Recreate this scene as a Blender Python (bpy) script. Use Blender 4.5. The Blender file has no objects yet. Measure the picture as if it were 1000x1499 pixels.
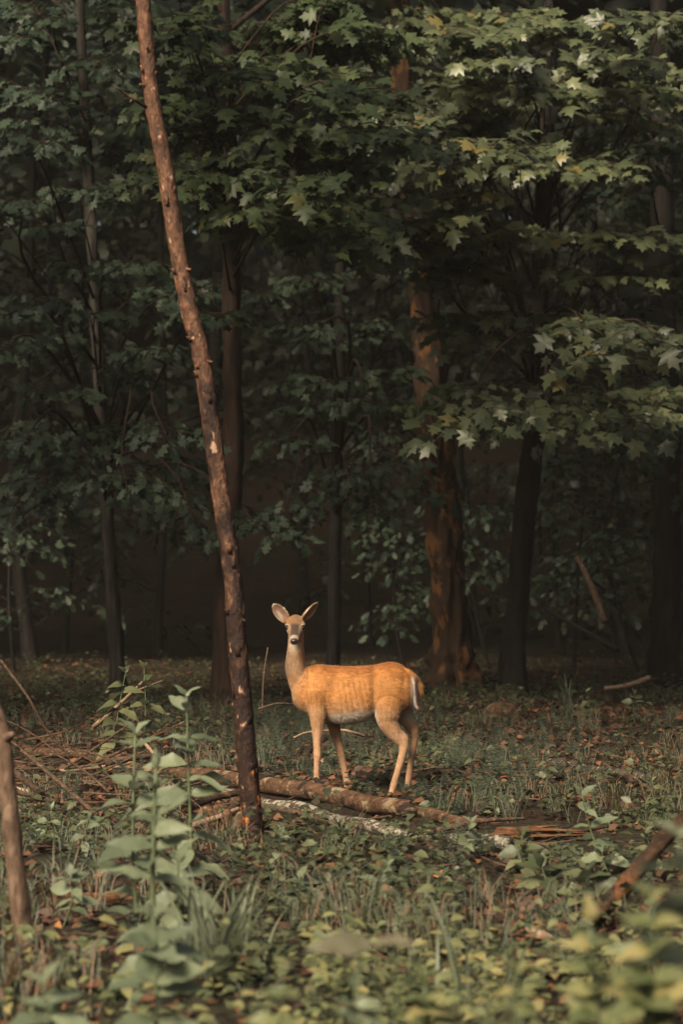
import bpy, math, random
import numpy as np
from mathutils import Matrix, Vector

random.seed(7)
RNG = np.random.default_rng(11)
SC = bpy.context.scene
COL = SC.collection

# ------------------------------------------------------------------ camera, sky, sun, exposure
FPX, HZ, CZ = 85 / 36 * 1499, 850.0, 1.5      # focal length in photograph pixels, horizon row, eye height
cam_d = bpy.data.cameras.new("camera")
cam = bpy.data.objects.new("camera", cam_d)
COL.objects.link(cam)
cam.location = (0, 0, CZ)
cam.rotation_euler = (math.radians(90), 0, 0)
cam_d.sensor_fit = 'VERTICAL'
cam_d.sensor_height = 36
cam_d.sensor_width = 24
cam_d.lens = 85
cam_d.shift_y = (HZ - 749.5) / 1499
cam_d.clip_start = 0.1
cam_d.clip_end = 600
cam_d.dof.use_dof = True
cam_d.dof.focus_distance = 16.95
cam_d.dof.aperture_fstop = 2.9
SC.camera = cam

SUN_EL, SUN_AZ = math.radians(41), math.radians(212)   # azimuth clockwise from +Y: behind the camera, to its left
world = bpy.data.worlds.new("World")
SC.world = world
world.use_nodes = True
wn = world.node_tree
wn.nodes.clear()
w_out = wn.nodes.new('ShaderNodeOutputWorld')
w_bg = wn.nodes.new('ShaderNodeBackground')
w_sky = wn.nodes.new('ShaderNodeTexSky')
w_sky.sky_type = 'NISHITA'
w_sky.sun_disc = False
w_sky.sun_elevation = SUN_EL
w_sky.sun_rotation = SUN_AZ
w_sky.air_density = 1.0
w_sky.dust_density = 6.0
w_sky.ozone_density = 0.6
w_bg.inputs[1].default_value = 0.05
wn.links.new(w_sky.outputs[0], w_bg.inputs[0])
wn.links.new(w_bg.outputs[0], w_out.inputs[0])

sun_d = bpy.data.lights.new("sun", 'SUN')
sun_d.energy = 3.2
sun_d.angle = math.radians(20)
sun_d.color = (1.0, 0.84, 0.63)
sun = bpy.data.objects.new("sun", sun_d)
COL.objects.link(sun)
SUN_DIR = Vector((math.sin(SUN_AZ) * math.cos(SUN_EL), math.cos(SUN_AZ) * math.cos(SUN_EL), math.sin(SUN_EL)))
sun.rotation_euler = SUN_DIR.to_track_quat('Z', 'Y').to_euler()
sun.location = (-20, -20, 30)

SC.view_settings.view_transform = 'Standard'
SC.view_settings.look = 'None'
SC.view_settings.gamma = 1.0
SC.view_settings.use_curve_mapping = False
SC.view_settings.exposure = 1.34
SC.render.engine = 'CYCLES'
SC.cycles.max_bounces = 6
SC.cycles.transparent_max_bounces = 4
SC.cycles.use_denoising = True

# ------------------------------------------------------------------ helpers
def smooth(a, b, x):
    t = np.clip((x - a) / (b - a), 0, 1)
    return t * t * (3 - 2 * t)

_TAB = RNG.random((32, 32, 32))
def noise(p):
    """periodic value noise, p (...,3) -> 0..1"""
    p = np.asarray(p, float)
    i = np.floor(p).astype(int)
    f = p - i
    f = f * f * (3 - 2 * f)
    i0 = i & 31
    i1 = (i + 1) & 31
    def t(a, b, c): return _TAB[a, b, c]
    x0, y0, z0 = i0[..., 0], i0[..., 1], i0[..., 2]
    x1, y1, z1 = i1[..., 0], i1[..., 1], i1[..., 2]
    fx, fy, fz = f[..., 0], f[..., 1], f[..., 2]
    a = t(x0, y0, z0) * (1 - fx) + t(x1, y0, z0) * fx
    b = t(x0, y1, z0) * (1 - fx) + t(x1, y1, z0) * fx
    c = t(x0, y0, z1) * (1 - fx) + t(x1, y0, z1) * fx
    d = t(x0, y1, z1) * (1 - fx) + t(x1, y1, z1) * fx
    return (a * (1 - fy) + b * fy) * (1 - fz) + (c * (1 - fy) + d * fy) * fz

def fbm(p, o=3):
    p = np.asarray(p, float)
    s, a, t = 0, 0.5, 0
    for k in range(o):
        s = s + a * noise(p * 2 ** k + 7.3 * k)
        t += a
        a *= .5
    return s / t

def hg(x, y):
    """height of the forest floor"""
    x = np.asarray(x, float); y = np.asarray(y, float)
    p = np.stack([x, y, np.zeros_like(x)], -1)
    h = (fbm(p * 0.55 + 3.1, 3) - 0.5) * 0.26 + (noise(p * 2.1) - .5) * 0.09 + (noise(p * 5.2 + 4) - .5) * .04
    flat = np.exp(-((x - .1) / 1.3) ** 2 - ((y - 16.9) / .9) ** 2)
    h = h * (1 - .85 * flat)
    far = smooth(58, 135, y)
    return h + far * 20.0

def P(px, py, Y):
    return np.array([(px - 500) / FPX * Y, Y, CZ - (py - HZ) / FPX * Y])

def G(px, py):
    Y = CZ * FPX / (py - HZ)
    x = (px - 500) / FPX * Y
    return np.array([x, Y, float(hg(x, Y))])

def GY(px, Y):
    x = (px - 500) / FPX * Y
    return np.array([x, Y, float(hg(x, Y))])

def topix(V):
    V = np.asarray(V)
    return 500 + V[..., 0] / V[..., 1] * FPX, HZ - (V[..., 2] - CZ) / V[..., 1] * FPX

def nrm(v):
    v = np.asarray(v, float)
    return v / np.maximum(np.linalg.norm(v, axis=-1, keepdims=True), 1e-9)

class MB:
    def __init__(s):
        s.V, s.T, s.Q, s.A, s.n = [], [], [], [], 0
    def add(s, V, T=None, Q=None, v=0.5):
        V = np.asarray(V, float).reshape(-1, 3)
        s.V.append(V)
        if T is not None and len(T): s.T.append(np.asarray(T, int).reshape(-1, 3) + s.n)
        if Q is not None and len(Q): s.Q.append(np.asarray(Q, int).reshape(-1, 4) + s.n)
        s.A.append(np.broadcast_to(np.asarray(v, float), (len(V),)).copy())
        s.n += len(V)
    def mesh(s, name, mat, origin=None, flat=False):
        V = np.concatenate(s.V)
        if origin is not None: V = V - np.asarray(origin, float)
        T = np.concatenate(s.T) if s.T else np.zeros((0, 3), int)
        Q = np.concatenate(s.Q) if s.Q else np.zeros((0, 4), int)
        me = bpy.data.meshes.new(name)
        me.vertices.add(len(V))
        me.vertices.foreach_set('co', V.astype(np.float32).ravel())
        L = np.concatenate([T.ravel(), Q.ravel()])
        me.loops.add(len(L))
        me.loops.foreach_set('vertex_index', L.astype(np.int32))
        st = np.concatenate([np.arange(len(T)) * 3, len(T) * 3 + np.arange(len(Q)) * 4])
        me.polygons.add(len(st))
        me.polygons.foreach_set('loop_start', st.astype(np.int32))
        me.polygons.foreach_set('use_smooth', np.full(len(st), not flat))
        a = me.attributes.new('v', 'FLOAT', 'POINT')
        a.data.foreach_set('value', np.concatenate(s.A).astype(np.float32))
        me.update(calc_edges=True)
        me.validate()
        if mat: me.materials.append(mat)
        return me
    def build(s, name, mat, parent=None, origin=None, flat=False):
        if origin is None and parent is not None: origin = parent['_o']
        if origin is None: origin = (0, 0, 0)
        o = bpy.data.objects.new(name, s.mesh(name, mat, origin, flat))
        COL.objects.link(o)
        if parent is not None: o.parent = parent
        else:
            o.location = origin
        return o

_ORG = {}
class Root:
    pass

def tag(o, label=None, cat=None, group=None, kind=None):
    if label: o['label'] = label
    if cat: o['category'] = cat
    if group: o['group'] = group
    if kind: o['kind'] = kind
    return o

def thing(name, loc, label, cat, group=None):
    o = bpy.data.objects.new(name, None)
    COL.objects.link(o)
    o.location = loc
    o.empty_display_size = .1
    o['_o'] = [float(c) for c in loc]
    return tag(o, label, cat, group)

def catmull(pts, n):
    pts = np.asarray(pts, float)
    if len(pts) == 2:
        t = np.linspace(0, 1, n)[:, None]
        return pts[0] * (1 - t) + pts[1] * t
    q = np.concatenate([[2 * pts[0] - pts[1]], pts, [2 * pts[-1] - pts[-2]]])
    u = np.linspace(0, len(pts) - 1 - 1e-6, n)
    i = u.astype(int)
    f = (u - i)[:, None]
    a, b, c, d = q[i], q[i + 1], q[i + 2], q[i + 3]
    return .5 * (2 * b + (c - a) * f + (2 * a - 5 * b + 4 * c - d) * f ** 2 + (3 * b - a - 3 * c + d) * f ** 3)

def tube(mb, pts, rad, seg=8, n=None, rough=0.0, freq=8.0, stretch=.25, caps=True, v=.5, ridge=0.0, flare=None, squash=None):
    """a tapering tube along pts; rough = relief as a share of the radius"""
    pts = np.asarray(pts, float)
    rad = np.broadcast_to(np.asarray(rad, float), (len(pts),))
    n = n or len(pts)
    pr = catmull(np.concatenate([pts, rad[:, None]], 1), n)
    C, R = pr[:, :3], np.maximum(pr[:, 3], 1e-4)
    tan = nrm(np.gradient(C, axis=0))
    ref = np.array([0, 0, 1.]) if abs(tan[0][2]) < .8 else np.array([0, 1., 0])
    U = np.zeros_like(C)
    u = nrm(np.cross(tan[0], ref))
    for k in range(n):
        u = nrm(u - np.dot(u, tan[k]) * tan[k])
        U[k] = u
    W = np.cross(tan, U)
    th = np.linspace(0, 2 * np.pi, seg, endpoint=False)
    RR = np.repeat(R[:, None], seg, 1)
    arc = np.concatenate([[0], np.cumsum(np.linalg.norm(np.diff(C, axis=0), axis=1))])
    if rough:
        q = np.stack([np.cos(th)[None] * R[:, None] * freq + C[0, 0] * 3, np.sin(th)[None] * R[:, None] * freq + 5 + 0 * arc[:, None],
                      np.repeat(arc[:, None], seg, 1) * freq * stretch], -1)
        RR = RR * (1 + rough * 2 * (fbm(q, 3) - .5))
        if ridge:
            r = np.abs(fbm(q * 1.7 + 20, 2) - .5) * 4
            RR = RR * (1 - ridge * np.clip(1 - r, 0, 1))
    if flare is not None:      # (height, amount, lobes)
        f = np.exp(-arc / flare[0])[:, None]
        RR = RR * (1 + flare[1] * f * (.6 + .5 * np.cos(flare[2] * th + 1.1)[None] + .3 * np.cos((flare[2] + 2) * th)[None]))
    V = C[:, None] + RR[..., None] * (np.cos(th)[None, :, None] * U[:, None] + np.sin(th)[None, :, None] * W[:, None])
    if squash is not None:
        V = C[:, None] + (V - C[:, None]) * np.asarray(squash)
    i = np.arange(n - 1)[:, None] * seg
    j = np.arange(seg)[None]
    j2 = (j + 1) % seg
    Q = np.stack([i + j, i + j2, i + seg + j2, i + seg + j], -1).reshape(-1, 4)
    V = V.reshape(-1, 3)
    T = []
    if caps:
        V = np.concatenate([V, C[:1], C[-1:]])
        a, b = len(V) - 2, len(V) - 1
        T = [[a, (k + 1) % seg, k] for k in range(seg)] + [[b, (n - 1) * seg + k, (n - 1) * seg + (k + 1) % seg] for k in range(seg)]
    mb.add(V, T, Q, v)
    return C

# ------------------------------------------------------------------ materials
def new_mat(name):
    m = bpy.data.materials.new(name)
    m.use_nodes = True
    nt = m.node_tree
    return m, nt, nt.nodes['Principled BSDF'], nt.nodes['Material Output']

def N(nt, kind, **kw):
    n = nt.nodes.new(kind)
    for k, v in kw.items():
        if k in n.inputs.keys(): n.inputs[k].default_value = v
        else: setattr(n, k, v)
    return n

def ramp(nt, stops, src=None):
    r = nt.nodes.new('ShaderNodeValToRGB')
    e = r.color_ramp.elements
    while len(e) < len(stops): e.new(.5)
    for k, (p, c) in enumerate(stops):
        e[k].position = p
        e[k].color = (*c, 1)
    if src: nt.links.new(src, r.inputs[0])
    return r

def leaf_mat(name, stops, rough=.42, trans=.3, spec=.5, under=1.35):
    m, nt, b, out = new_mat(name)
    at = N(nt, 'ShaderNodeAttribute', attribute_name='v')
    r = ramp(nt, stops, at.outputs['Fac'])
    tc = N(nt, 'ShaderNodeTexCoord')
    nz = N(nt, 'ShaderNodeTexNoise', Scale=22.0, Detail=2.0)
    nt.links.new(tc.outputs['Object'], nz.inputs['Vector'])
    hs = N(nt, 'ShaderNodeHueSaturation')
    mr = N(nt, 'ShaderNodeMapRange')
    mr.inputs[3].default_value = .7; mr.inputs[4].default_value = 1.3
    nt.links.new(nz.outputs['Fac'], mr.inputs[0])
    nt.links.new(mr.outputs[0], hs.inputs['Value'])
    nt.links.new(r.outputs[0], hs.inputs['Color'])
    geo = N(nt, 'ShaderNodeNewGeometry')
    pale = N(nt, 'ShaderNodeHueSaturation', Saturation=.7, Value=under)
    nt.links.new(hs.outputs[0], pale.inputs['Color'])
    mx = N(nt, 'ShaderNodeMixRGB')
    nt.links.new(geo.outputs['Backfacing'], mx.inputs[0])
    nt.links.new(hs.outputs[0], mx.inputs[1]); nt.links.new(pale.outputs[0], mx.inputs[2])
    nt.links.new(mx.outputs[0], b.inputs['Base Color'])
    b.inputs['Roughness'].default_value = rough
    b.inputs['Specular IOR Level'].default_value = spec
    tr = N(nt, 'ShaderNodeBsdfTranslucent')
    nt.links.new(mx.outputs[0], tr.inputs[0])
    ms = N(nt, 'ShaderNodeMixShader')
    ms.inputs[0].default_value = trans
    nt.links.new(b.outputs[0], ms.inputs[1]); nt.links.new(tr.outputs[0], ms.inputs[2])
    nt.links.new(ms.outputs[0], out.inputs[0])
    return m

def bark_mat(name, dark, mid, light, scale=10.0, stretch=.22, axis='z', low=None, bump=.6, spots=None, spot_scale=6.0, spot_at=.66, rough=.85, spot2=None, spot2_at=.7, spec=.3):
    m, nt, b, out = new_mat(name)
    tc = N(nt, 'ShaderNodeTexCoord')
    mp = N(nt, 'ShaderNodeMapping')
    mp.inputs['Scale'].default_value = (1, 1, stretch) if axis == 'z' else (stretch, 1, 1)
    nt.links.new(tc.outputs['Object'], mp.inputs[0])
    nz = N(nt, 'ShaderNodeTexNoise', Scale=scale, Detail=7.0, Roughness=.68, Distortion=.4)
    nt.links.new(mp.outputs[0], nz.inputs['Vector'])
    r = ramp(nt, [(.30, dark), (.5, mid), (.72, light)], nz.outputs['Fac'])
    col = r.outputs[0]
    if low is not None:      # old dark bark that still clings to the pole, most of it on the lower half
        sx = N(nt, 'ShaderNodeSeparateXYZ')
        nt.links.new(tc.outputs['Object'], sx.inputs[0])
        mr = N(nt, 'ShaderNodeMapRange'); mr.inputs[1].default_value = 0; mr.inputs[2].default_value = 5
        mr.inputs[3].default_value = .22; mr.inputs[4].default_value = -.16
        nt.links.new(sx.outputs[2], mr.inputs[0])
        nl = N(nt, 'ShaderNodeTexNoise', Scale=7.0, Detail=6.0, Roughness=.65)
        nt.links.new(mp.outputs[0], nl.inputs['Vector'])
        ad = N(nt, 'ShaderNodeMath', operation='ADD')
        nt.links.new(nl.outputs['Fac'], ad.inputs[0]); nt.links.new(mr.outputs[0], ad.inputs[1])
        kk = ramp(nt, [(.48, (0, 0, 0)), (.60, (1, 1, 1))], ad.outputs[0])
        md = N(nt, 'ShaderNodeMixRGB')
        ml = N(nt, 'ShaderNodeMixRGB', blend_type='MULTIPLY'); ml.inputs[0].default_value = 1; ml.inputs[2].default_value = (*low, 1)
        nt.links.new(col, ml.inputs[1])
        nt.links.new(kk.outputs[0], md.inputs[0]); nt.links.new(col, md.inputs[1]); nt.links.new(ml.outputs[0], md.inputs[2])
        col = md.outputs[0]
    for sp, sa, ss, off in ((spots, spot_at, spot_scale, 0), (spot2, spot2_at, spot_scale * .6, 13.7)):
        if sp is None: continue
        mp2 = N(nt, 'ShaderNodeMapping')
        mp2.inputs['Location'].default_value = (off, off, off)
        mp2.inputs['Scale'].default_value = (1, 1, .55) if axis == 'z' else (.55, 1, 1)
        nt.links.new(tc.outputs['Object'], mp2.inputs[0])
        n2 = N(nt, 'ShaderNodeTexNoise', Scale=ss, Detail=5.0, Roughness=.62, Distortion=.3)
        nt.links.new(mp2.outputs[0], n2.inputs['Vector'])
        if low is not None and sp is spot2:      # bark torn off by the foot of the pole
            sz = N(nt, 'ShaderNodeSeparateXYZ'); nt.links.new(tc.outputs['Object'], sz.inputs[0])
            m2 = N(nt, 'ShaderNodeMapRange'); m2.inputs[1].default_value = 0; m2.inputs[2].default_value = .9
            m2.inputs[3].default_value = .09; m2.inputs[4].default_value = -.13
            nt.links.new(sz.outputs[2], m2.inputs[0])
            a2 = N(nt, 'ShaderNodeMath', operation='ADD')
            nt.links.new(n2.outputs['Fac'], a2.inputs[0]); nt.links.new(m2.outputs[0], a2.inputs[1])
            n2 = a2
        k = ramp(nt, [(sa - .02, (0, 0, 0)), (sa + .03, (1, 1, 1))], n2.outputs[0])
        mx = N(nt, 'ShaderNodeMixRGB')
        nt.links.new(k.outputs[0], mx.inputs[0]); nt.links.new(col, mx.inputs[1])
        mx.inputs[2].default_value = (*sp, 1)
        col = mx.outputs[0]
    nt.links.new(col, b.inputs['Base Color'])
    b.inputs['Roughness'].default_value = rough
    b.inputs['Specular IOR Level'].default_value = spec
    bp = N(nt, 'ShaderNodeBump', Strength=bump, Distance=.02)
    nt.links.new(nz.outputs['Fac'], bp.inputs['Height'])
    nt.links.new(bp.outputs[0], b.inputs['Normal'])
    return m

M = {}
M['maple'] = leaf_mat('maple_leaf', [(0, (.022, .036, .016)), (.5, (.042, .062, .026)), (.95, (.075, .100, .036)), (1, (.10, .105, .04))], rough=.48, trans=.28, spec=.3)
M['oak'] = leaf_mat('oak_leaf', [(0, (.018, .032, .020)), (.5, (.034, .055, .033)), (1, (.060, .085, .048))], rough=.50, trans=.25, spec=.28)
M['maple_sun'] = leaf_mat('sunlit_maple_leaf', [(0, (.036, .052, .026)), (.5, (.080, .100, .048)), (.96, (.15, .165, .080)), (1, (.18, .15, .05))], rough=.40, trans=.3, spec=.5)  # brighter copy of the maple leaf, sunlight on the crown put into its colour
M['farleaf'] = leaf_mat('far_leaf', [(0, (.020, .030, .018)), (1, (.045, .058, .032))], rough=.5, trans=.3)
M['milkweed'] = leaf_mat('milkweed_leaf', [(0, (.085, .110, .062)), (1, (.18, .21, .125))], rough=.55, trans=.3)
M['herb'] = leaf_mat('herb_leaf', [(0, (.028, .038, .018)), (.5, (.066, .080, .036)), (1, (.145, .150, .070))], rough=.5, trans=.3)
M['fern'] = leaf_mat('feathery_herb', [(0, (.032, .044, .028)), (1, (.078, .095, .060))], rough=.6, trans=.3)
M['grass'] = leaf_mat('grass_blade', [(0, (.035, .050, .024)), (.6, (.070, .092, .050)), (.8, (.12, .085, .045)), (1, (.17, .085, .04))], rough=.5, trans=.35)
M['tallgrass'] = leaf_mat('tall_grass_blade', [(0, (.085, .11, .06)), (1, (.17, .19, .115))], rough=.5, trans=.35)
M['yellowleaf'] = leaf_mat('yellow_green_leaf', [(0, (.085, .11, .046)), (.6, (.18, .195, .082)), (1, (.29, .25, .10))], rough=.5, trans=.4)
M['litter'] = leaf_mat('dead_leaf', [(0, (.028, .014, .009)), (.5, (.085, .037, .017)), (.85, (.18, .072, .026)), (1, (.32, .14, .042))], rough=.7, trans=.1, under=1.1)
M['tanleaf'] = leaf_mat('fading_leaf', [(0, (.10, .10, .055)), (1, (.19, .14, .09))], rough=.6, trans=.3)
M['stem'] = leaf_mat('green_stem', [(0, (.05, .075, .035)), (1, (.11, .13, .06))], rough=.5, trans=0)
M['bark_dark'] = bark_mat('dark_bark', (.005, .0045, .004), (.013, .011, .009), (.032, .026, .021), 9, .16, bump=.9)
M['bark_maple'] = bark_mat('maple_bark', (.007, .006, .005), (.018, .014, .011), (.035, .028, .022), 9, .18, bump=.9, spots=(.20, .19, .16), spot_scale=3.2, spot_at=.635)
M['bark_red'] = bark_mat('red_brown_bark', (.014, .009, .006), (.042, .024, .014), (.085, .045, .023), 11, .14, bump=1.0, spots=(.16, .074, .027), spot_scale=3.6, spot_at=.565)
M['bark_grey'] = bark_mat('grey_streaked_bark', (.009, .008, .007), (.028, .024, .019), (.085, .074, .058), 13, .12, bump=.9)
M['bark_dead'] = bark_mat('dead_pole_bark', (.018, .010, .006), (.088, .039, .019), (.22, .108, .058), 30, .55, low=(.20, .16, .14), bump=1.0, spots=(.40, .25, .16), spot_scale=15, spot_at=.655, spot2=(.46, .15, .022), spot2_at=.60, rough=.6)
M['bark_black'] = bark_mat('black_brown_bark', (.008, .006, .005), (.026, .015, .010), (.065, .032, .018), 12, .15, bump=.9)
M['snag'] = bark_mat('weathered_snag_bark', (.030, .018, .012), (.11, .068, .044), (.24, .165, .115), 26, .4, bump=.9)
M['log'] = bark_mat('log_bark', (.016, .009, .006), (.075, .038, .019), (.20, .11, .055), 34, .28, axis='x', bump=1.0, spots=(.23, .165, .10), spot_scale=9, spot_at=.585, spot2=(.018, .011, .008), spot2_at=.58)
M['oldlog'] = bark_mat('old_grey_log', (.02, .013, .009), (.06, .042, .03), (.13, .095, .07), 34, .3, axis='x', bump=1.0, spots=(.24, .22, .17), spot_scale=20, spot_at=.60)
M['rotten'] = bark_mat('rotten_wood', (.010, .006, .004), (.038, .020, .011), (.10, .050, .024), 30, .5, axis='x', bump=1.0, spots=(.13, .055, .022), spot_scale=8, spot_at=.60)
M['lichen'] = bark_mat('lichen_log', (.022, .016, .011), (.06, .04, .027), (.12, .085, .06), 36, .35, axis='x', bump=1.0, spots=(.27, .25, .19), spot_scale=30, spot_at=.515, spot2=(.17, .16, .12), spot2_at=.60)
M['split'] = bark_mat('split_wood', (.035, .015, .008), (.115, .050, .021), (.28, .15, .07), 40, .12, axis='x', bump=.8)
M['twig'] = bark_mat('twig_bark', (.02, .013, .009), (.075, .046, .028), (.17, .115, .075), 40, 1.0, bump=.5)
M['pale'] = bark_mat('pale_barkless_wood', (.10, .06, .036), (.24, .155, .10), (.40, .29, .20), 34, .3, axis='x', bump=.6)

def ground_mat():
    m, nt, b, out = new_mat('forest_floor')
    tc = N(nt, 'ShaderNodeTexCoord')
    n1 = N(nt, 'ShaderNodeTexNoise', Scale=.8, Detail=6.0, Roughness=.65)
    n2 = N(nt, 'ShaderNodeTexNoise', Scale=9.0, Detail=8.0, Roughness=.75)
    n3 = N(nt, 'ShaderNodeTexVoronoi', Scale=26.0)
    for n in (n1, n2, n3): nt.links.new(tc.outputs['Object'], n.inputs['Vector'])
    r1 = ramp(nt, [(.3, (.009, .006, .0045)), (.5, (.026, .015, .009)), (.72, (.075, .036, .017))], n2.outputs['Fac'])
    r2 = ramp(nt, [(.42, (.0, .0, .0)), (.62, (1, 1, 1))], n1.outputs['Fac'])
    mx = N(nt, 'ShaderNodeMixRGB')
    mx.inputs[2].default_value = (.022, .030, .014, 1)
    ml = N(nt, 'ShaderNodeMath', operation='MULTIPLY'); ml.inputs[1].default_value = .6
    nt.links.new(r2.outputs[0], ml.inputs[0]); nt.links.new(ml.outputs[0], mx.inputs[0])
    nt.links.new(r1.outputs[0], mx.inputs[1])
    nt.links.new(mx.outputs[0], b.inputs['Base Color'])
    b.inputs['Roughness'].default_value = .95
    b.inputs['Specular IOR Level'].default_value = .2
    ad = N(nt, 'ShaderNodeMath', operation='ADD')
    nt.links.new(n2.outputs['Fac'], ad.inputs[0]); nt.links.new(n3.outputs['Distance'], ad.inputs[1])
    bp = N(nt, 'ShaderNodeBump', Strength=.9, Distance=.04)
    nt.links.new(ad.outputs[0], bp.inputs['Height']); nt.links.new(bp.outputs[0], b.inputs['Normal'])
    return m
M['ground'] = ground_mat()

# ------------------------------------------------------------------ ground sheet
def ground():
    xs = np.concatenate([np.linspace(-160, -14, 24), np.linspace(-13, 13, 190), np.linspace(14, 160, 24)])
    ys = np.concatenate([np.linspace(-60, 5, 16), np.linspace(5.5, 40, 280), np.linspace(41, 200, 50)])
    X, Y = np.meshgrid(xs, ys)
    Z = hg(X, Y)
    V = np.stack([X, Y, Z], -1).reshape(-1, 3)
    nx, ny = len(xs), len(ys)
    i = np.arange(ny - 1)[:, None] * nx
    j = np.arange(nx - 1)[None]
    Q = np.stack([i + j, i + j + 1, i + nx + j + 1, i + nx + j], -1).reshape(-1, 4)
    mb = MB(); mb.add(V, None, Q)
    tag(mb.build('ground', M['ground']), 'dark forest floor of soil, moss and rotting leaves', 'ground', kind='structure')
ground()

# ------------------------------------------------------------------ haze in the air of the wood
HAZE = .00036
def haze():
    mb = MB()
    x0, x1, y0, y1, z0, z1 = -190, 190, -90, 240, -2.5, 62
    V = [(x, y, z) for z in (z0, z1) for x, y in ((x0, y0), (x1, y0), (x1, y1), (x0, y1))]
    mb.add(V, None, [[0, 3, 2, 1], [4, 5, 6, 7], [0, 1, 5, 4], [1, 2, 6, 5], [2, 3, 7, 6], [3, 0, 4, 7]])
    m, nt, b, out = new_mat('haze')
    nt.nodes.remove(b)
    v = N(nt, 'ShaderNodeVolumePrincipled')
    v.inputs['Color'].default_value = (.92, .88, .80, 1)
    v.inputs['Density'].default_value = HAZE
    nt.links.new(v.outputs[0], out.inputs['Volume'])
    tag(mb.build('haze', m, flat=True), 'thin mist hanging in the air of the wood', 'haze', kind='stuff')
if HAZE: haze()

# ------------------------------------------------------------------ leaves
def fan(half, centre, zf):
    half = np.array(half, float)
    right = half
    left = half[::-1].copy(); left[:, 0] *= -1
    if half[-1, 0] == 0: left = left[1:]
    o = np.concatenate([right, left])
    V = np.concatenate([[centre], o])
    n = len(o)
    T = np.array([[0, 1 + k, 1 + (k + 1) % n] for k in range(n)])
    V3 = np.column_stack([V, zf(V[:, 0], V[:, 1])])
    return V3, T

MAPLE = fan([(.03, 0), (.36, -.06), (.27, .13), (.60, .34), (.40, .39), (.20, .44), (.33, .70), (.14, .72), (0, 1.0)], (0, .28),
            lambda x, y: .06 - .30 * x * x - .22 * y * y + .04 * np.sin(9 * y))
OAK = fan([(.02, 0), (.07, .15), (.22, .22), (.13, .34), (.33, .50), (.14, .57), (.27, .78), (.10, .81), (0, 1.0)], (0, .46),
          lambda x, y: -.5 * x * x - .25 * y * y + .05 * np.sin(8 * y))
def blade(n, wid, arch, fold, shape=lambda t: np.sin(np.pi * t ** .8)):
    t = np.linspace(0, 1, n)
    w = wid * shape(t)
    z = -arch * t * t
    V, T = [], []
    L = np.column_stack([-w, t, z + fold * w]); C = np.column_stack([0 * t, t, z]); R = np.column_stack([w, t, z + fold * w])
    V = np.concatenate([L, C, R])
    for k in range(n - 1):
        for a, b in ((0, n), (n, 2 * n)):
            if k > 0: T.append([a + k, b + k, b + k + 1])
            if k > 0 or a == 0: pass
            T.append([a + k, b + k + 1, a + k + 1]) if k < n - 2 else None
            if k == 0: T.append([a + k, b + k + 1, a + k + 1]) if n == 2 else None
    return V, np.array(T)
def ovate(n=6, wid=.3, arch=.25, fold=.25, sk=.75):
    t = np.linspace(0, 1, n)
    w = wid * np.sin(np.pi * t ** sk)
    w[0] = w[-1] = 0
    z = -arch * t * t
    wav = .02 * np.sin(11 * t)
    V = [(0, 0, 0)]
    T = []
    for k in range(1, n - 1):
        V += [(-w[k], t[k], z[k] + fold * w[k] + wav[k]), (0, t[k], z[k]), (w[k], t[k], z[k] + fold * w[k] - wav[k])]
    V.append((0, 1, z[-1]))
    T += [(0, 2, 1), (0, 3, 2)]
    for k in range(n - 3):
        a = 1 + 3 * k; b = a + 3
        T += [(a, a + 1, b + 1), (a, b + 1, b), (a + 1, a + 2, b + 2), (a + 1, b + 2, b + 1)]
    a = 1 + 3 * (n - 3); e = len(V) - 1
    T += [(a, a + 1, e), (a + 1, a + 2, e)]
    return np.array(V, float), np.array(T)
OV4 = ovate(4, .32, .25, .3)
OV5 = ovate(5, .30, .3, .25)
OVBIG = ovate(9, .29, .35, .22, .8)
LANCE = ovate(10, .21, .38, .28, .75)
FAR = (np.array([(0, 0, 0), (.42, .35, -.05), (.15, .55, .03), (.2, .8, -.1), (0, 1.0, -.2), (-.25, .75, -.1), (-.16, .5, .03), (-.42, .3, -.06)]),
       np.array([(0, 1, 2), (0, 2, 6), (0, 6, 7), (2, 3, 4), (2, 4, 6), (4, 5, 6)]))

def leaf_xf(pos, d, n):
    b = nrm(d)
    n = nrm(n - (n * b).sum(-1, keepdims=True) * b)
    a = np.cross(b, n)
    return a, b, n

def put_leaves(mb, tpl, pos, d, n, size, v):
    V, T = tpl
    pos = np.asarray(pos, float)
    a, b, c = leaf_xf(pos, np.asarray(d, float), np.asarray(n, float))
    k = len(pos)
    size = np.broadcast_to(np.asarray(size, float), (k,))[:, None, None]
    W = pos[:, None] + size * (V[None, :, 0:1] * a[:, None] + V[None, :, 1:2] * b[:, None] + V[None, :, 2:3] * c[:, None])
    TT = (np.arange(k) * len(V))[:, None, None] + T[None]
    mb.add(W.reshape(-1, 3), TT.reshape(-1, 3), None, np.repeat(np.broadcast_to(v, (k,)), len(V)))

def leaf_variants(name, tpl, mat, n=8, lo=.1, hi=.95):
    out = []
    for k in range(n):
        V, T = tpl
        V = V.copy()
        V[:, 2] += RNG.normal(-.05, .2) * V[:, 1] ** 2 + RNG.normal(0, .25) * V[:, 0] * V[:, 1] + RNG.normal(0, .35) * V[:, 0] ** 2 + RNG.normal(0, .02, len(V))
        V[:, 0] *= RNG.uniform(.85, 1.15)
        V[:, 0] += RNG.normal(0, .07) * V[:, 1] ** 2
        mb = MB(); mb.add(V, T, None, lo + (hi - lo) * k / (n - 1))
        out.append(mb.mesh(name, mat))
    return out

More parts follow.
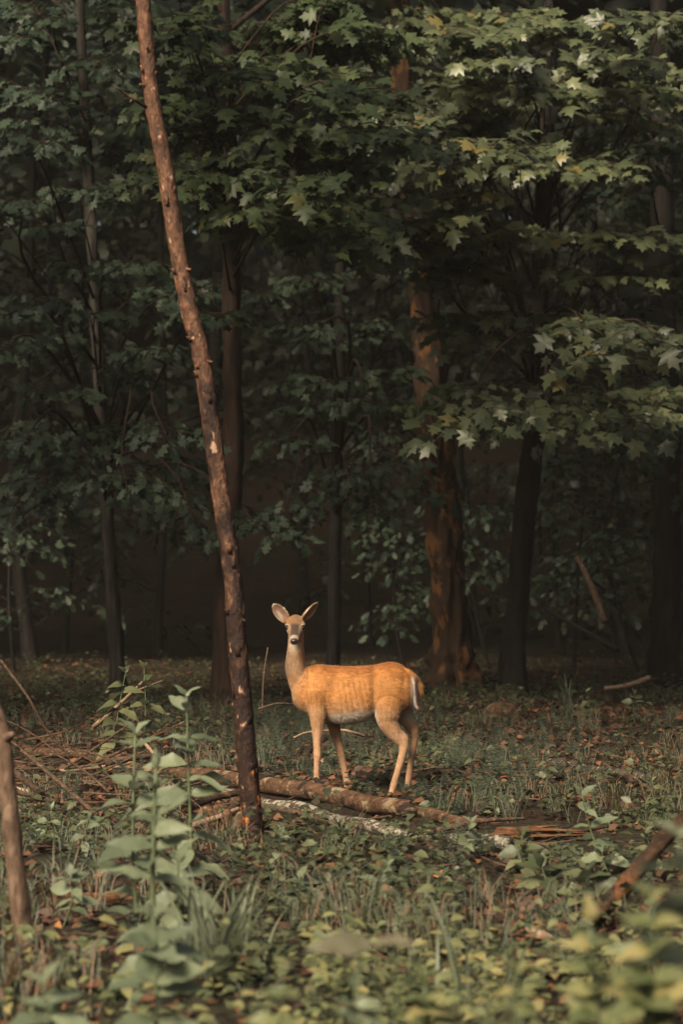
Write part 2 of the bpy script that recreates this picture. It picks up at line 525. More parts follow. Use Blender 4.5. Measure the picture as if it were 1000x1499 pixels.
def leaf_part(meshes, parent, pos, d, n, size, v=None, name='leaf'):
    a, b, c = leaf_xf(np.asarray(pos, float), np.asarray(d, float), np.asarray(n, float))
    k = len(meshes)
    me = meshes[min(k - 1, int((random.random() if v is None else v) * k))]
    o = bpy.data.objects.new(name, me)
    COL.objects.link(o)
    o.parent = parent
    org = np.array(parent['_o'])
    m = Matrix(((a[0] * size, b[0] * size, c[0] * size, pos[0] - org[0]), (a[1] * size, b[1] * size, c[1] * size, pos[1] - org[1]),
                (a[2] * size, b[2] * size, c[2] * size, pos[2] - org[2]), (0, 0, 0, 1)))
    o.matrix_basis = m
    return o

VAR = {'maple_sun': leaf_variants('leaf', MAPLE, M['maple_sun'], 9, .05, 1.0), 'maple': leaf_variants('leaf', MAPLE, M['maple'], 9, .05, 1.0), 'oak': leaf_variants('leaf', OAK, M['oak'], 8),
       'lance': leaf_variants('leaf', LANCE, M['milkweed'], 8), 'big': leaf_variants('leaf', OVBIG, M['milkweed'], 8),
       'bigdark': leaf_variants('leaf', OVBIG, M['herb'], 8), 'yellow': leaf_variants('leaf', OVBIG, M['yellowleaf'], 8),
       'tan': leaf_variants('leaf', LANCE, M['tanleaf'], 4)}
TPL = {'maple': MAPLE, 'maple_sun': MAPLE, 'oak': OAK, 'far': FAR}

class Leaves:
    def __init__(s): s.p, s.d, s.n, s.s, s.v = [], [], [], [], []
    def add(s, p, d, n, sz, v):
        s.p.append(p); s.d.append(d); s.n.append(n); s.s.append(sz); s.v.append(v)

def spray(mb, L, start, end, spread, size, r0, density=1.0, face=.75, sag=.1, twigs=None):
    """one leafy bough: a limb from start to end with flat side twigs that carry leaves"""
    start, end = np.asarray(start, float), np.asarray(end, float)
    ln = np.linalg.norm(end - start)
    mid = (start + end) / 2 + np.array([0, 0, .13 * ln]) + RNG.normal(0, .04 * ln, 3)
    q = (start * .2 + mid * .0 + end * .8) + np.array([0, 0, .08 * ln])
    pts = catmull([start, mid, q, end - np.array([0, 0, sag * spread])], 12)
    tube(mb, pts, np.linspace(r0, .005, 12), 5, caps=False)
    tan = nrm(np.gradient(pts, axis=0))
    lo = max(.25, 1 - 1.5 * spread / max(ln, .1))
    nt = twigs or int(9 * density)
    for k in range(nt + 1):
        f = lo + (1 - lo) * k / nt
        i = f * 11; i0 = min(10, int(i)); ff = i - i0
        c = pts[i0] * (1 - ff) + pts[i0 + 1] * ff
        t = tan[min(11, int(round(i)))]
        side = nrm(np.cross(t, [0, 0, 1])) * (1 if k % 2 else -1)
        if k == nt: td = t
        else: td = nrm(t * .6 + side * .9 + RNG.normal(0, .16, 3) + np.array([0, 0, .06]))
        tl = spread * (.35 + .65 * math.sin(math.pi * (.25 + .6 * (f - lo) / max(1e-3, 1 - lo)))) * RNG.uniform(.7, 1.15)
        if k == nt: tl *= .5
        tp = np.stack([c, c + td * tl * .5 + [0, 0, .04 * tl], c + td * tl - [0, 0, .12 * tl]])
        tube(mb, tp, [.007, .005, .003], 3, n=4, caps=False)
        nl = max(3, int(tl / size * 2.2 * density))
        for m in range(nl):
            g = (m + .6) / nl
            pos = tp[0] * (1 - g) + tp[2] * g + [0, 0, .10 * tl * g * (1 - g) * 2]
            sd = nrm(np.cross(td, [0, 0, 1])) * (1 if m % 2 else -1)
            dd = nrm(td * .7 + sd * (.75 if m < nl - 1 else 0) + [0, 0, -.38] + RNG.normal(0, .25, 3))
            nn = nrm(np.array([0, -face, 1.0]) + RNG.normal(0, .34, 3) + sd * .15)
            L.add(pos + dd * .05 * size, dd, nn, size * RNG.uniform(.5, 1.25), float(np.clip(RNG.normal(.5, .22), 0, 1)))

def split_leaves(L, n=300, cell=11.0):
    """the leaves that show largest: nearest, in frame, not behind another"""
    p = np.array(L.p)
    px, py = topix(p)
    ok = (px > -15) & (px < 1015) & (py > -15) & (py < 1100)
    order = np.argsort(p[:, 1])
    seen, pick = set(), []
    for i in order:
        if not ok[i]: continue
        c = (int(px[i] // cell), int(py[i] // cell))
        if c in seen: continue
        seen.add(c); pick.append(i)
        if len(pick) >= n: break
    m = np.zeros(len(p), bool); m[pick] = True
    return m

def tree(kind, trunk_px, Y, rad_px, tips, label, bark, leaf, name, size=.17, spread=.62, depth=(-4.0, .3), extra=2, up=26, seg=20,
         flare=(.35, .5, 5), group=None, parts=300, rough=.16, ridge=.25, density=1.0, amin=2.0):
    base = GY(trunk_px[0][0], Y)
    t = thing(name, base, label, 'tree', group)
    pts = [base - [0, 0, .15]]
    for (px, py) in trunk_px[1:]: pts.append(P(px, py, Y))
    r = np.array(rad_px) / FPX * Y
    mb = MB()
    C = tube(mb, pts, r, seg, n=90, rough=rough, freq=9, stretch=.2, ridge=ridge, flare=flare, caps=False)
    L = Leaves()
    zs = C[:, 2]
    def attach(z, end):
        k = int(np.argmin(np.abs(zs - z)))
        return C[k]
    for (px, py) in tips:
        bm = MB()
        d = RNG.uniform(depth[0], depth[1]) - 1.3 * float(np.clip((py - 120) / 450, 0, 1))
        end = P(px, py, Y + d)
        hd = np.linalg.norm(end[:2] - base[:2])
        st = attach(max(base[2] + amin + RNG.uniform(0, 1.3), end[2] - .35 * hd - RNG.uniform(0, .6)), end)
        spray(bm, L, st, end, spread * RNG.uniform(.8, 1.15), size, .007 + .005 * hd, density)
        for e in range(extra if py < 300 else (1 if py < 430 and extra > 1 else 0)):
            e2 = P(px + RNG.normal(0, 38), py + RNG.normal(0, 26), Y + np.clip(d + RNG.normal(.2, .8), depth[0] - .5, depth[1] + 1.0))
            s2 = st * .45 + end * .55 + RNG.normal(0, .05, 3)
            spray(bm, L, s2, e2, spread * RNG.uniform(.6, 1.0), size, .008, density)
        bm.build('branch', M['bark_black'], t)
    # the part of the crown above the picture
    zt = P(0, -40, Y)[2]
    for k in range(up):
        f = (k + .5) / up
        z = zt + f * (7.5 if kind != 'small' else 3.0)
        a = RNG.uniform(0, 2 * np.pi)
        rr = (2.8 - 1.2 * f) * math.sqrt(RNG.uniform(.1, 1)) * 1.25
        st = attach(z - .8, None)
        end = np.array([st[0] + rr * math.cos(a), st[1] + rr * math.sin(a), z])
        spray(mb, L, st, end, 1.0, size * 1.75, .04, .6, face=.3)
    mb.build('trunk', bark, t)
    m = split_leaves(L, parts)
    p, d, n, s, v = map(np.array, (L.p, L.d, L.n, L.s, L.v))
    fm = MB()
    r_ = ~m
    put_leaves(fm, TPL[leaf], p[r_], d[r_], n[r_], s[r_], v[r_])
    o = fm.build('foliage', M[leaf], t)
    o['kind'] = 'stuff'
    for i in np.nonzero(m)[0]:
        leaf_part(VAR[leaf], t, p[i], d[i], n[i], s[i], v[i])
    return t

def jit(l, k=0): return [(x + RNG.normal(0, 8), y + RNG.normal(0, 8)) for x, y in l]

# ------------------------------------------------------------------ the trees at the edge of the wood
tree('oak', [(173, 0), (171, 960), (165, 880), (158, 770), (148, 620), (141, 480), (126, 200), (112, -100), (100, -500), (95, -800)], 31.0,
     [13, 12, 11.5, 11, 10.5, 10, 9, 7, 4, 2],
     jit([(330, 440), (290, 415), (240, 430), (190, 380), (110, 395), (60, 425), (15, 500), (80, 480), (150, 450), (0, 465), (200, 545), (100, 560),
          (45, 610), (250, 640), (315, 700), (295, 755), (235, 725), (180, 715), (110, 690), (60, 680), (375, 785), (30, 640), (5, 745), (150, 640),
          (30, 60), (80, 120), (30, 200), (100, 190), (150, 100), (15, 290), (60, 330), (110, 285), (10, 120), (165, 230), (60, 20), (150, 20), (180, 160), (220, 500)]),
     'slender oak with grey streaked trunk rising behind the small leafy plant at the left', M['bark_grey'], 'oak', 'oak_tree', size=.22, spread=.6, depth=(-3.2, .6), amin=2.4, extra=1)
tree('maple', [(324, 0), (327, 950), (332, 800), (342, 680), (339, 500), (336, 300), (330, 100), (325, -100), (318, -450), (315, -800)], 28.0,
     [20, 18, 17, 16, 15.5, 15, 13, 10, 6, 3],
     jit([(275, 240), (310, 265), (355, 240), (400, 255), (430, 225), (485, 200), (520, 185), (565, 195), (455, 60), (400, 40), (350, 100), (300, 75),
          (265, 50), (245, 130), (285, 170), (330, 150), (400, 120), (470, 115), (535, 60), (570, 15), (500, 15), (380, 330), (430, 335), (490, 345),
          (545, 350), (520, 300), (445, 290), (240, 20), (560, 120), (520, 250)]),
     'dark maple trunk with reddish lower bark standing just behind the leaning dead pole', M['bark_black'], 'maple', 'maple_tree', size=.205, spread=.68, depth=(-3.0, .4), amin=4.6, extra=1)
tree('small', [(489, 0), (489, 950), (491, 800), (496, 600), (499, 400), (503, 200), (506, 0), (508, -300), (508, -500)], 35.0,
     [11.5, 11, 10.5, 10, 9, 8, 6, 4, 2],
     jit([(430, 470), (480, 480), (540, 470), (420, 545), (500, 555), (580, 540), (565, 640), (520, 680), (600, 690), (620, 730), (560, 745), (510, 715),
          (420, 640), (450, 600), (390, 430), (405, 770), (460, 400), (545, 590)]),
     'thin young oak trunk rising right behind the deer, dark leaves hanging low', M['bark_dark'], 'oak', 'oak_tree', size=.21, spread=.55, depth=(-3.5, .5), up=14, amin=2.3, seg=14)
tree('maple', [(750, 0), (751, 980), (757, 900), (767, 780), (780, 650), (788, 500), (795, 300), (800, 100), (806, -150), (812, -450), (812, -800)], 32.0,
     [24, 21, 19, 18.5, 18, 15, 13, 10, 8, 5, 3],
     jit([(560, 85), (600, 150), (650, 110), (700, 60), (760, 25), (850, 30), (930, 15), (985, 90), (900, 100), (640, 270), (600, 235), (700, 225),
          (760, 200), (840, 225), (890, 160), (670, 180), (620, 330), (700, 330), (680, 290), (740, 140), (800, 130), (650, 40), (960, 170), (590, 30),
          (690, 610), (730, 595), (800, 625), (860, 605), (930, 615), (985, 600), (700, 400), (760, 480), (720, 505), (860, 480),
          (900, 520), (960, 490), (880, 400), (930, 330), (980, 400), (850, 330), (590, 380), (680, 470)]),
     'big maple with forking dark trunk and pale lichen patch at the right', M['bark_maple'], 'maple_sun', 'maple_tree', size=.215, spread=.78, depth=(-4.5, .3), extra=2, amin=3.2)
tree('oak', [(976, 0), (976, 950), (977, 800), (975, 600), (972, 400), (968, 100), (966, -300), (965, -800)], 34.0,
     [27, 25, 24, 23, 21, 18, 12, 4],
     jit([(960, 260), (995, 190), (930, 440), (990, 510), (945, 565), (1010, 330), (1030, 60), (940, 200), (1010, 640), (925, 660), (1000, 700)]),
     'thick black oak trunk at the right edge of the picture', M['bark_dark'], 'oak', 'oak_tree', size=.22, spread=.6, depth=(-2.5, .5), amin=3.5)
tree('maple', [(668, 0), (664, 960), (655, 850), (645, 720), (636, 600), (625, 470), (605, 300), (592, 140), (580, -50), (565, -350), (560, -800)], 34.5,
     [33, 31, 30, 29.5, 28, 26, 23, 21, 18, 14, 6], [(690, 560), (600, 320), (645, 385), (570, 265), (610, 590)],
     'massive reddish brown trunk with flared roots behind the rump of the deer', M['bark_red'], 'maple', 'maple_tree', size=.20, spread=.6, depth=(-1.5, .5),
     extra=1, flare=(.42, 1.15, 5), seg=48, up=30, parts=120, ridge=.35)

# ------------------------------------------------------------------ trees deeper in the wood
def far_tree(px, Y, r, lean, label, bark, group):
    base = GY(px, Y)
    t = thing('tree', base, label, 'tree', group)
    H = RNG.uniform(13, 17)
    pts = [base - [0, 0, .1]]
    for k in range(1, 6):
        f = k / 5
        pts.append(base + [lean * H * f + RNG.normal(0, .22), RNG.normal(0, .08), H * f])
    mb = MB()
    C = tube(mb, pts, np.linspace(r, r * .3, 6), 10, n=26, rough=.12, freq=6, flare=(.3, .3, 4), caps=False)
    L = Leaves()
    for k in range(34):
        z = RNG.uniform(3.2, H) if k < 26 else RNG.uniform(.9, 4.0)
        st = C[int(np.clip(z / H * 25 - 1, 0, 25))]
        a = RNG.uniform(0, 2 * np.pi)
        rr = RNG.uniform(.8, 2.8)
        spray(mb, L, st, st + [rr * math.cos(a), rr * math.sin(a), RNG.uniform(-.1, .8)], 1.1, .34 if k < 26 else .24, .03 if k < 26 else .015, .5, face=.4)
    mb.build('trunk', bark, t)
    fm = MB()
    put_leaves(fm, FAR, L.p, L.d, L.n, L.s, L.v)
    o = fm.build('crown', M['farleaf'], t)
    o['kind'] = 'stuff'

FARS = [(48, 44, .17, .01, 'dim trunk far behind near the left edge, left of the slender oak'), (95, 52, .14, -.01, 'thin dim trunk just left of the slender oak, far behind'),
        (122, 47, .12, .0, 'slim dark trunk almost touching the slender oak on its left side'), (228, 50, .16, .012, 'dim trunk far behind between the slender oak and the leaning pole'),
        (268, 62, .2, .0, 'faint trunk deep in the wood just left of the leaning pole'), (412, 58, .15, -.01, 'dim trunk far behind directly left of the head of the deer'),
        (452, 66, .2, .01, 'faint trunk deep in the wood above the shoulders of the deer'), (543, 55, .14, .0, 'thin dim trunk far behind above the back of the deer'),
        (602, 60, .17, -.012, 'faint trunk just left of the massive red brown one, deep behind'), (706, 56, .16, .01, 'dim trunk far behind between the massive trunk and the big maple'),
        (822, 50, .13, .0, 'slim dark trunk deep behind just right of the big maple'), (868, 60, .18, -.01, 'faint trunk behind the leaning broken stub'),
        (926, 46, .15, .0, 'dark trunk standing next to the thick black oak on its left'), (20, 60, .2, .01, 'faint far trunk nearest the left edge of the wood'),
        (180, 68, .2, .0, 'faint far trunk hidden behind the slender oak'), (330, 70, .2, .01, 'faint far trunk behind the foot of the dark maple'),
        (575, 72, .22, 0, 'faintest far trunk above the rump of the deer'), (790, 70, .2, 0, 'faint far trunk right behind the big maple'),
        (1000, 58, .2, 0, 'faint far trunk at the right edge behind the black oak'), (655, 75, .22, .0, 'faint far trunk hidden behind the massive red brown one')]
for px, Y, r, ln, lb in [q for k, q in enumerate(FARS) if k not in (2, 4, 5, 8, 13, 14, 15, 18)]:
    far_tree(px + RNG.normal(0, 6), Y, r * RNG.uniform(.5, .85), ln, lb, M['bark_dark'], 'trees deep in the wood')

def sapling(px, Y, H, label):
    base = GY(px, Y)
    t = thing('sapling', base, label, 'sapling', 'saplings in the shade of the wood')
    mb = MB(); L = Leaves()
    C = tube(mb, [base - [0, 0, .05], base + [RNG.normal(0, .15), 0, H * .5], base + [RNG.normal(0, .3), 0, H]], [.035, .025, .008], 6, n=14, caps=False)
    for k in range(13):
        f = RNG.uniform(.28, 1)
        st = C[int(f * 13)]
        a = RNG.uniform(0, 6.28); rr = RNG.uniform(.4, 1.2) * (1.25 - .6 * f)
        spray(mb, L, st, st + [rr * math.cos(a), rr * math.sin(a), RNG.uniform(.0, .4)], .6, .17, .012, .6)
    mb.build('trunk', M['bark_dark'], t)
    fm = MB(); put_leaves(fm, OAK, L.p, L.d, L.n, L.s, L.v)
    o = fm.build('crown', M['oak'], t); o['kind'] = 'stuff'

for px, Y, H, lb in ((20, 38, 2.4, 'low sapling in the shade at the far left edge'), 
                     (592, 40, 2.2, 'low sapling just left of the massive trunk'),
                     (715, 40, 3.0, 'sapling in the gap between the massive trunk and the big maple'), (840, 38, 3.6, 'dim bushy sapling right of the big maple'),
                     (905, 41, 2.6, 'low sapling behind the leaning broken stub'), (940, 38, 4.0, 'sapling just left of the black oak')):
    sapling(px, Y, H, lb)

def woods():
    """the far wood behind and to both sides, with unseen leaf cover added for shade: one mass"""
    mb, fm = MB(), MB()
    spots = []
    while len(spots) < 150:
        x, y = RNG.uniform(-60, 60), RNG.uniform(28, 125)
        if abs(x) < .16 * y + 1.2 and y < 78: continue
        if y < 34 and abs(x) < 8: continue
        if any((x - a) ** 2 + (y - b) ** 2 < 9 for a, b in spots): continue
        spots.append((x, y))
    # unseen trees added round the clearing to hold back low sky light
    ring = 0
    while ring < 70:
        a, q = RNG.uniform(0, 2 * np.pi), RNG.uniform(21, 44)
        x, y = q * math.sin(a), q * math.cos(a) + 2
        if y > 27 or abs(x) < .2 * y + 2: continue
        if any((x - c) ** 2 + (y - d) ** 2 < 10 for c, d in spots): continue
        spots.append((x, y)); ring += 1
    P_, D_, N_, S_, V_ = [], [], [], [], []
    for x, y in spots:
        z0 = float(hg(x, y)); H = RNG.uniform(14, 20); r = RNG.uniform(.12, .3)
        tube(mb, [[x, y, z0 - .2], [x + RNG.normal(0, .3), y, z0 + H * .5], [x + RNG.normal(0, .6), y, z0 + H]], [r, r * .7, r * .2], 7, n=8, caps=False)
        k = 420
        u = RNG.normal(0, 1, (k, 3)); u = nrm(u) * RNG.uniform(.35, 1, (k, 1)) ** .6
        if y < 27: H = min(H, 14.5)
        c = np.array([x, y, z0 + H * .52])
        P_.append(c + u * [3.6, 3.6, H * .50]); 
        D_.append(nrm(u * [1, 1, .2] + [0, 0, -.4] + RNG.normal(0, .4, (k, 3)))); N_.append(nrm([0, -.3, 1] + RNG.normal(0, .5, (k, 3))))
        S_.append(RNG.uniform(.45, .8, k)); V_.append(RNG.uniform(0, 1, k))
    # roof of leaves over the trees in view, made dense to keep sun out
    k = 34000
    x, y = RNG.uniform(-30, 30, k), RNG.uniform(32, 122, k)
    z = hg(x, y) + 11.5 + 3.5 * fbm(np.stack([x * .2, y * .2, 0 * x], -1)) + RNG.normal(0, 1.3, k)
    P_.append(np.stack([x, y, z], -1)); D_.append(nrm(RNG.normal(0, 1, (k, 3)) * [1, 1, .3])); N_.append(nrm([0, -.2, 1] + RNG.normal(0, .35, (k, 3))))
    S_.append(RNG.uniform(.7, 1.1, k)); V_.append(RNG.uniform(0, 1, k))
    # unseen side trees and overhead leaf layer, added to shade the ground behind
    for x, y, rr in ((-7.2, 20.5, .22), (-9.0, 16.0, .2), (6.6, 22.0, .24), (8.2, 18.0, .2), (-6.6, 25, .2), (7.4, 26.5, .2), (-10.5, 21.5, .2), (10.5, 22.5, .2)):
        z0 = float(hg(x, y))
        tube(mb, [[x, y, z0 - .2], [x + .1, y, z0 + 5], [x * .93, y + .1, z0 + 8.2], [x * .8, y + .2, z0 + 13]], [rr, rr * .8, rr * .6, .05], 10, n=16, rough=.12, freq=8, flare=(.3, .4, 5), caps=False)
        for j in range(7):
            st = np.array([x * .95, y, z0 + 8.6 + .5 * j])
            tube(mb, [st, st * [.6, 1, 1] + [0, RNG.normal(0, 1), .9], st * [.2, 1, 1] + [RNG.normal(0, 1), RNG.normal(0, 2), 1.0]], [.07, .05, .02], 6, n=10, caps=False)
    k = 5200
    x, y = RNG.uniform(-13, 12, k), RNG.uniform(15.0, 23.4, k)
    z = RNG.uniform(7.6, 10.2, k)
    q = fbm(np.stack([x * .42, y * .42, z * .3], -1), 3) > .45
    x, y, z = x[q], y[q], z[q]; k = len(x)
    P_.append(np.stack([x, y, z], -1)); D_.append(nrm(RNG.normal(0, 1, (k, 3)) * [1, 1, .3])); N_.append(nrm([0, -.2, 1] + RNG.normal(0, .3, (k, 3))))
    S_.append(RNG.uniform(.35, .6, k)); V_.append(RNG.uniform(0, 1, k))
    # the last wall of foliage far back
    k = 26000
    x, y = RNG.uniform(-45, 45, k), RNG.uniform(86, 120, k)
    z = hg(x, y) + RNG.uniform(.6, 24, k)
    P_.append(np.stack([x, y, z], -1)); D_.append(nrm(RNG.normal(0, 1, (k, 3)) + [0, 0, -.6])); N_.append(nrm([0, -.8, .8] + RNG.normal(0, .4, (k, 3))))
    S_.append(RNG.uniform(.8, 1.3, k)); V_.append(RNG.uniform(0, 1, k))
    o = thing('woods', (0, 80, 0), 'dark mass of trees filling the back of the wood, with unseen trees added for shade', 'woods')
    o['kind'] = 'stuff'
    a = mb.build('trunks', M['bark_dark'], o); a['kind'] = 'stuff'
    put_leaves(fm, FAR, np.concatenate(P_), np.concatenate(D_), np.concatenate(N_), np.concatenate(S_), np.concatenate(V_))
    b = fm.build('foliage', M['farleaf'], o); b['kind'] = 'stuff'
woods()

# ------------------------------------------------------------------ the leaning dead pole
def dead_pole():
    Y = 14.25
    base = GY(371, Y)
    t = thing('dead_pole', base, 'tall leaning dead pole of brown flaking bark left of the deer', 'tree trunk')
    px = [(372, 1245), (371, 1222), (367, 1180), (359, 1080), (347, 940), (341, 850), (327, 750), (316, 675), (306, 600), (295, 525), (276, 450), (257, 350),
          (242, 250), (223, 150), (215, 75), (209, 0), (201, -120), (190, -300), (181, -480)]
    rr = np.array([17, 16.5, 15.8, 15.2, 14.6, 14.2, 14, 14, 13.8, 13.6, 13.2, 13, 12.6, 12.2, 11.8, 11.3, 10.6, 9, 7.5]) / FPX * Y
    mb = MB()
    pts = [P(a, b, Y + .0002 * (1222 - b)) for a, b in px]
    C = tube(mb, pts, rr, 48, n=560, rough=.09, freq=42, stretch=.6, ridge=.05)
    mb.build('trunk', M['bark_dead'], t)
    tw = MB()
    tube(tw, [P(213, 157, Y), P(197, 146, Y - .1), P(184, 138, Y - .12), P(168, 127, Y - .2)], [.012, .010, .008, .004], 7, n=10, rough=.2, freq=40)
    tube(tw, [P(190, 142, Y - .1), P(180, 146, Y - .12)], [.006, .003], 5)
    tw.build('twig', M['twig'], t)
    for (a, b, dx, dy) in ((300, 528, 7, 6), (212, 125, -6, 1), (341, 905, 7, 8), (262, 395, 6, 2)):
        kb = MB()
        k = int(np.argmin(np.abs(HZ - (C[:, 2] - CZ) / C[:, 1] * FPX - b)))
        c = C[k]
        s = np.sign(dx)
        p0 = c + [s * .02, -.03, 0]
        p1 = c + [s * .052 + dx * .002, -.045, -dy * .0018]
        tube(kb, [p0, (p0 + p1) / 2, p1], [.014, .011, .007], 7, n=6, rough=.3, freq=60)
        kb.build('branch_stub', M['bark_dead'], t)
    for k in range(26):          # plates of bark that peel off the pole
        i = random.randint(14, 450)
        a = random.uniform(-2.6, -.5)
        rad = .058
        ln, w = random.uniform(.03, .08), random.uniform(.25, .5)
        V = []
        for f in (0, .5, 1):
            for g in (-.5, 0, .5):
                c = C[min(559, i)] + (C[min(559, i + 7)] - C[min(559, i)]) * f * ln / .1
                q = a + g * w
                lift = 1.04 + .18 * f * f + .05 * abs(g)
                V.append(c + rad * lift * np.array([math.cos(q), math.sin(q), 0]))
        fb = MB()
        V = np.array(V)
        V2 = (V - V.mean(0)) * .96 + V.mean(0) + [0, .006, 0]
        Q = [[0, 1, 4, 3], [1, 2, 5, 4], [3, 4, 7, 6], [4, 5, 8, 7]]
        fb.add(np.concatenate([V, V2]), None, Q + [[9 + d for d in q[::-1]] for q in Q] + [[0, 3, 12, 9], [3, 6, 15, 12], [6, 7, 16, 15], [7, 8, 17, 16], [8, 5, 14, 17], [5, 2, 11, 14], [2, 1, 10, 11], [1, 0, 9, 10]])
        fb.build('bark_flake', M['bark_dead'], t)
dead_pole()

# ------------------------------------------------------------------ the deer
YD = 17.0
def lathe_sections(secs, seg=28):
    """secs: list of (centre, u, w) with u, w half-axis vectors"""
    th = np.linspace(0, 2 * np.pi, seg, endpoint=False)
    V = np.concatenate([c + np.cos(th)[:, None] * np.asarray(u) + np.sin(th)[:, None] * np.asarray(w) for c, u, w in secs])
    n = len(secs)
    Q = [[k * seg + j, k * seg + (j + 1) % seg, (k + 1) * seg + (j + 1) % seg, (k + 1) * seg + j] for k in range(n - 1) for j in range(seg)]
    V = np.concatenate([V, [secs[0][0]], [secs[-1][0]]])
    a, b = len(V) - 2, len(V) - 1
    T = [[a, (j + 1) % seg, j] for j in range(seg)] + [[b, (n - 1) * seg + j, (n - 1) * seg + (j + 1) % seg] for j in range(seg)]
    return V, T, Q

def interp_rows(rows, n):
    return catmull(np.array(rows, float), n)

def deer():
    base = np.array([(520 - 500) / FPX * YD, YD, 0.0])
    t = thing('deer', base, 'tan white-tailed doe standing side on with its head turned to the camera', 'deer')
    px1 = YD / FPX
    yaw = lambda px: -(px - 515) * px1 * .17
    mb = MB()
    # trunk of the body
    rows = [(427.5, 1004, 1018, .03), (431, 994, 1030, .07), (440, 981, 1040, .10), (455, 974, 1047, .125), (470, 973, 1053, .138), (490, 974, 1059, .15),
            (510, 975, 1060, .155), (530, 974.5, 1057, .15), (548, 973, 1050, .142), (562, 970, 1046, .14), (575, 969, 1043, .135), (588, 973, 1040, .12),
            (598, 982, 1034, .09), (604, 991, 1026, .055), (607, 1002, 1016, .02)]
    secs = []
    for px, top, bot, w in interp_rows(rows, 44):
        c = P(px, (top + bot) / 2, YD + yaw(px))
        secs.append((c, (w * .12, w, 0), (0, 0, (bot - top) / 2 * px1)))
    V, T, Q = lathe_sections(secs); mb.add(V, T, Q)
    # neck
    rows = [(450, 1012, 22, .09, .07), (443, 1000, 19.5, .09, .065), (437, 988, 17.5, .085, .06), (433, 976, 15.8, .08, .055), (432.3, 962, 13.6, .075, .05),
            (432.8, 948, 12.2, .068, .045), (433.3, 934, 11.5, .062, .04), (433.6, 920, 11, .055, .035), (433.6, 910, 7, .04, .03)]
    secs = []
    for px, py, hw, hd, dy in interp_rows(rows, 26):
        secs.append((P(px, py, YD + dy), (hw * px1, 0, 0.25 * hw * px1 * smooth(985, 1010, py)), (0, hd, 0)))
    V, T, Q = lathe_sections(secs); mb.add(V, T, Q)
    # head
    ang = math.radians(31)
    f = np.array([-.03, -math.cos(ang), -math.sin(ang)]); f = nrm(f)
    r = nrm(np.cross(f, [0, 0, 1])) * -1           # picture right... +x
    if r[0] < 0: r = -r
    u = nrm(np.cross(r, f))
    if u[2] < 0: u = -u
    H0 = P(433, 909.5, YD + .03)
    rows = [(-.045, .025, .025, 0), (-.02, .050, .042, 0), (.02, .062, .050, .002), (.06, .067, .050, .002), (.085, .069, .048, .0), (.11, .060, .045, -.003), (.14, .047, .041, -.006),
            (.17, .038, .036, -.008), (.205, .034, .032, -.009), (.235, .033, .030, -.010), (.255, .028, .026, -.010), (.268, .017, .016, -.008)]
    secs = []
    for s, hw, hh, off in interp_rows(rows, 36):
        secs.append((H0 + f * s + u * off, r * hw, u * hh))
    V, T, Q = lathe_sections(secs); mb.add(V, T, Q)
    # brow ridges above the eyes
    for sx in (-1, 1):
        c = H0 + f * .078 + r * sx * .054 + u * .020
        tube(mb, [c - f * .03, c, c + f * .028], [.010, .019, .009], 12, n=8)
    # legs: (px, py, radius px)
    def leg(pts, dy, flat=.85):
        q = [P(a, b, YD + dy + (d if len(x) else 0)) for (a, b, rr, *x) in pts for d in [x[0] if x else 0]]
        tube(mb, q, [p[2] * px1 for p in pts], 18, n=60, squash=(1, flat, 1))
    nf = [(467, 1012, 20, .02), (466, 1030, 16.5, .01), (465.3, 1048, 12.3), (465, 1064, 9.4), (464.8, 1080, 7.2), (464.6, 1096, 5.8), (464.6, 1106, 5.9), (464, 1117, 4.6), (463.3, 1136, 4.1), (463, 1149, 4.9), (461.5, 1157, 4.3), (460.5, 1162, 4.4)]
    ff = [(481, 1030, 14), (485, 1048, 11), (489, 1063, 9.2), (493, 1079, 7.2), (497, 1094, 5.9), (499, 1104, 5.8), (502, 1116, 4.6), (505.7, 1136, 4.3), (507.8, 1146, 5.0), (508.0, 1152, 4.3), (507.5, 1156, 4.4)]
    nh = [(574, 1000, 24, .05), (571, 1018, 25, .03), (567, 1038, 20.5), (568, 1054, 16), (574, 1067, 12), (582, 1078, 9.3), (590.5, 1088, 7.9), (590.5, 1100, 6.3), (586.5, 1115, 5.3), (581, 1134, 4.9), (577.5, 1146, 5.5), (575, 1155, 4.8), (573.5, 1161, 4.9)]
    fh = [(585, 1010, 22, -.03), (588, 1028, 18), (592, 1046, 13), (599, 1059, 9.4), (606, 1069, 7.6), (607, 1080, 6.1), (604.8, 1097, 5.1), (601, 1122, 4.7), (598.6, 1140, 5.2), (597.3, 1148, 4.5), (596.5, 1153, 4.6)]
    leg(nf, -.065); leg(ff, .14); leg(nh, -.105); leg(fh, .075)
    # points of the hocks, elbow
    tube(mb, [P(582, 1070, YD - .1), P(592, 1078, YD - .1), P(595, 1086, YD - .1)], [5 * px1, 4.6 * px1, 4 * px1], 12, n=8)
    tube(mb, [P(601, 1054, YD + .075), P(608.5, 1061, YD + .075), P(610, 1069, YD + .075)], [5 * px1, 4.2 * px1, 3.4 * px1], 12, n=8)
    # tail
    tube(mb, [P(590, 980, YD - .09), P(599, 985, YD - .10), P(606, 994, YD - .10), P(609.5, 1007, YD - .10), P(610, 1020, YD - .10), P(609, 1033, YD - .10)],
         [4 * px1, 5 * px1, 6.2 * px1, 6.6 * px1, 5 * px1, 1.2 * px1], 14, n=20, squash=(1, .6, 1))
    tube(mb, [P(597, 982, YD - .09), P(608, 990, YD - .09), P(615, 1001, YD - .09), P(618, 1012, YD - .09)], [3 * px1, 3 * px1, 2.4 * px1, 1.2 * px1], 10, n=14)
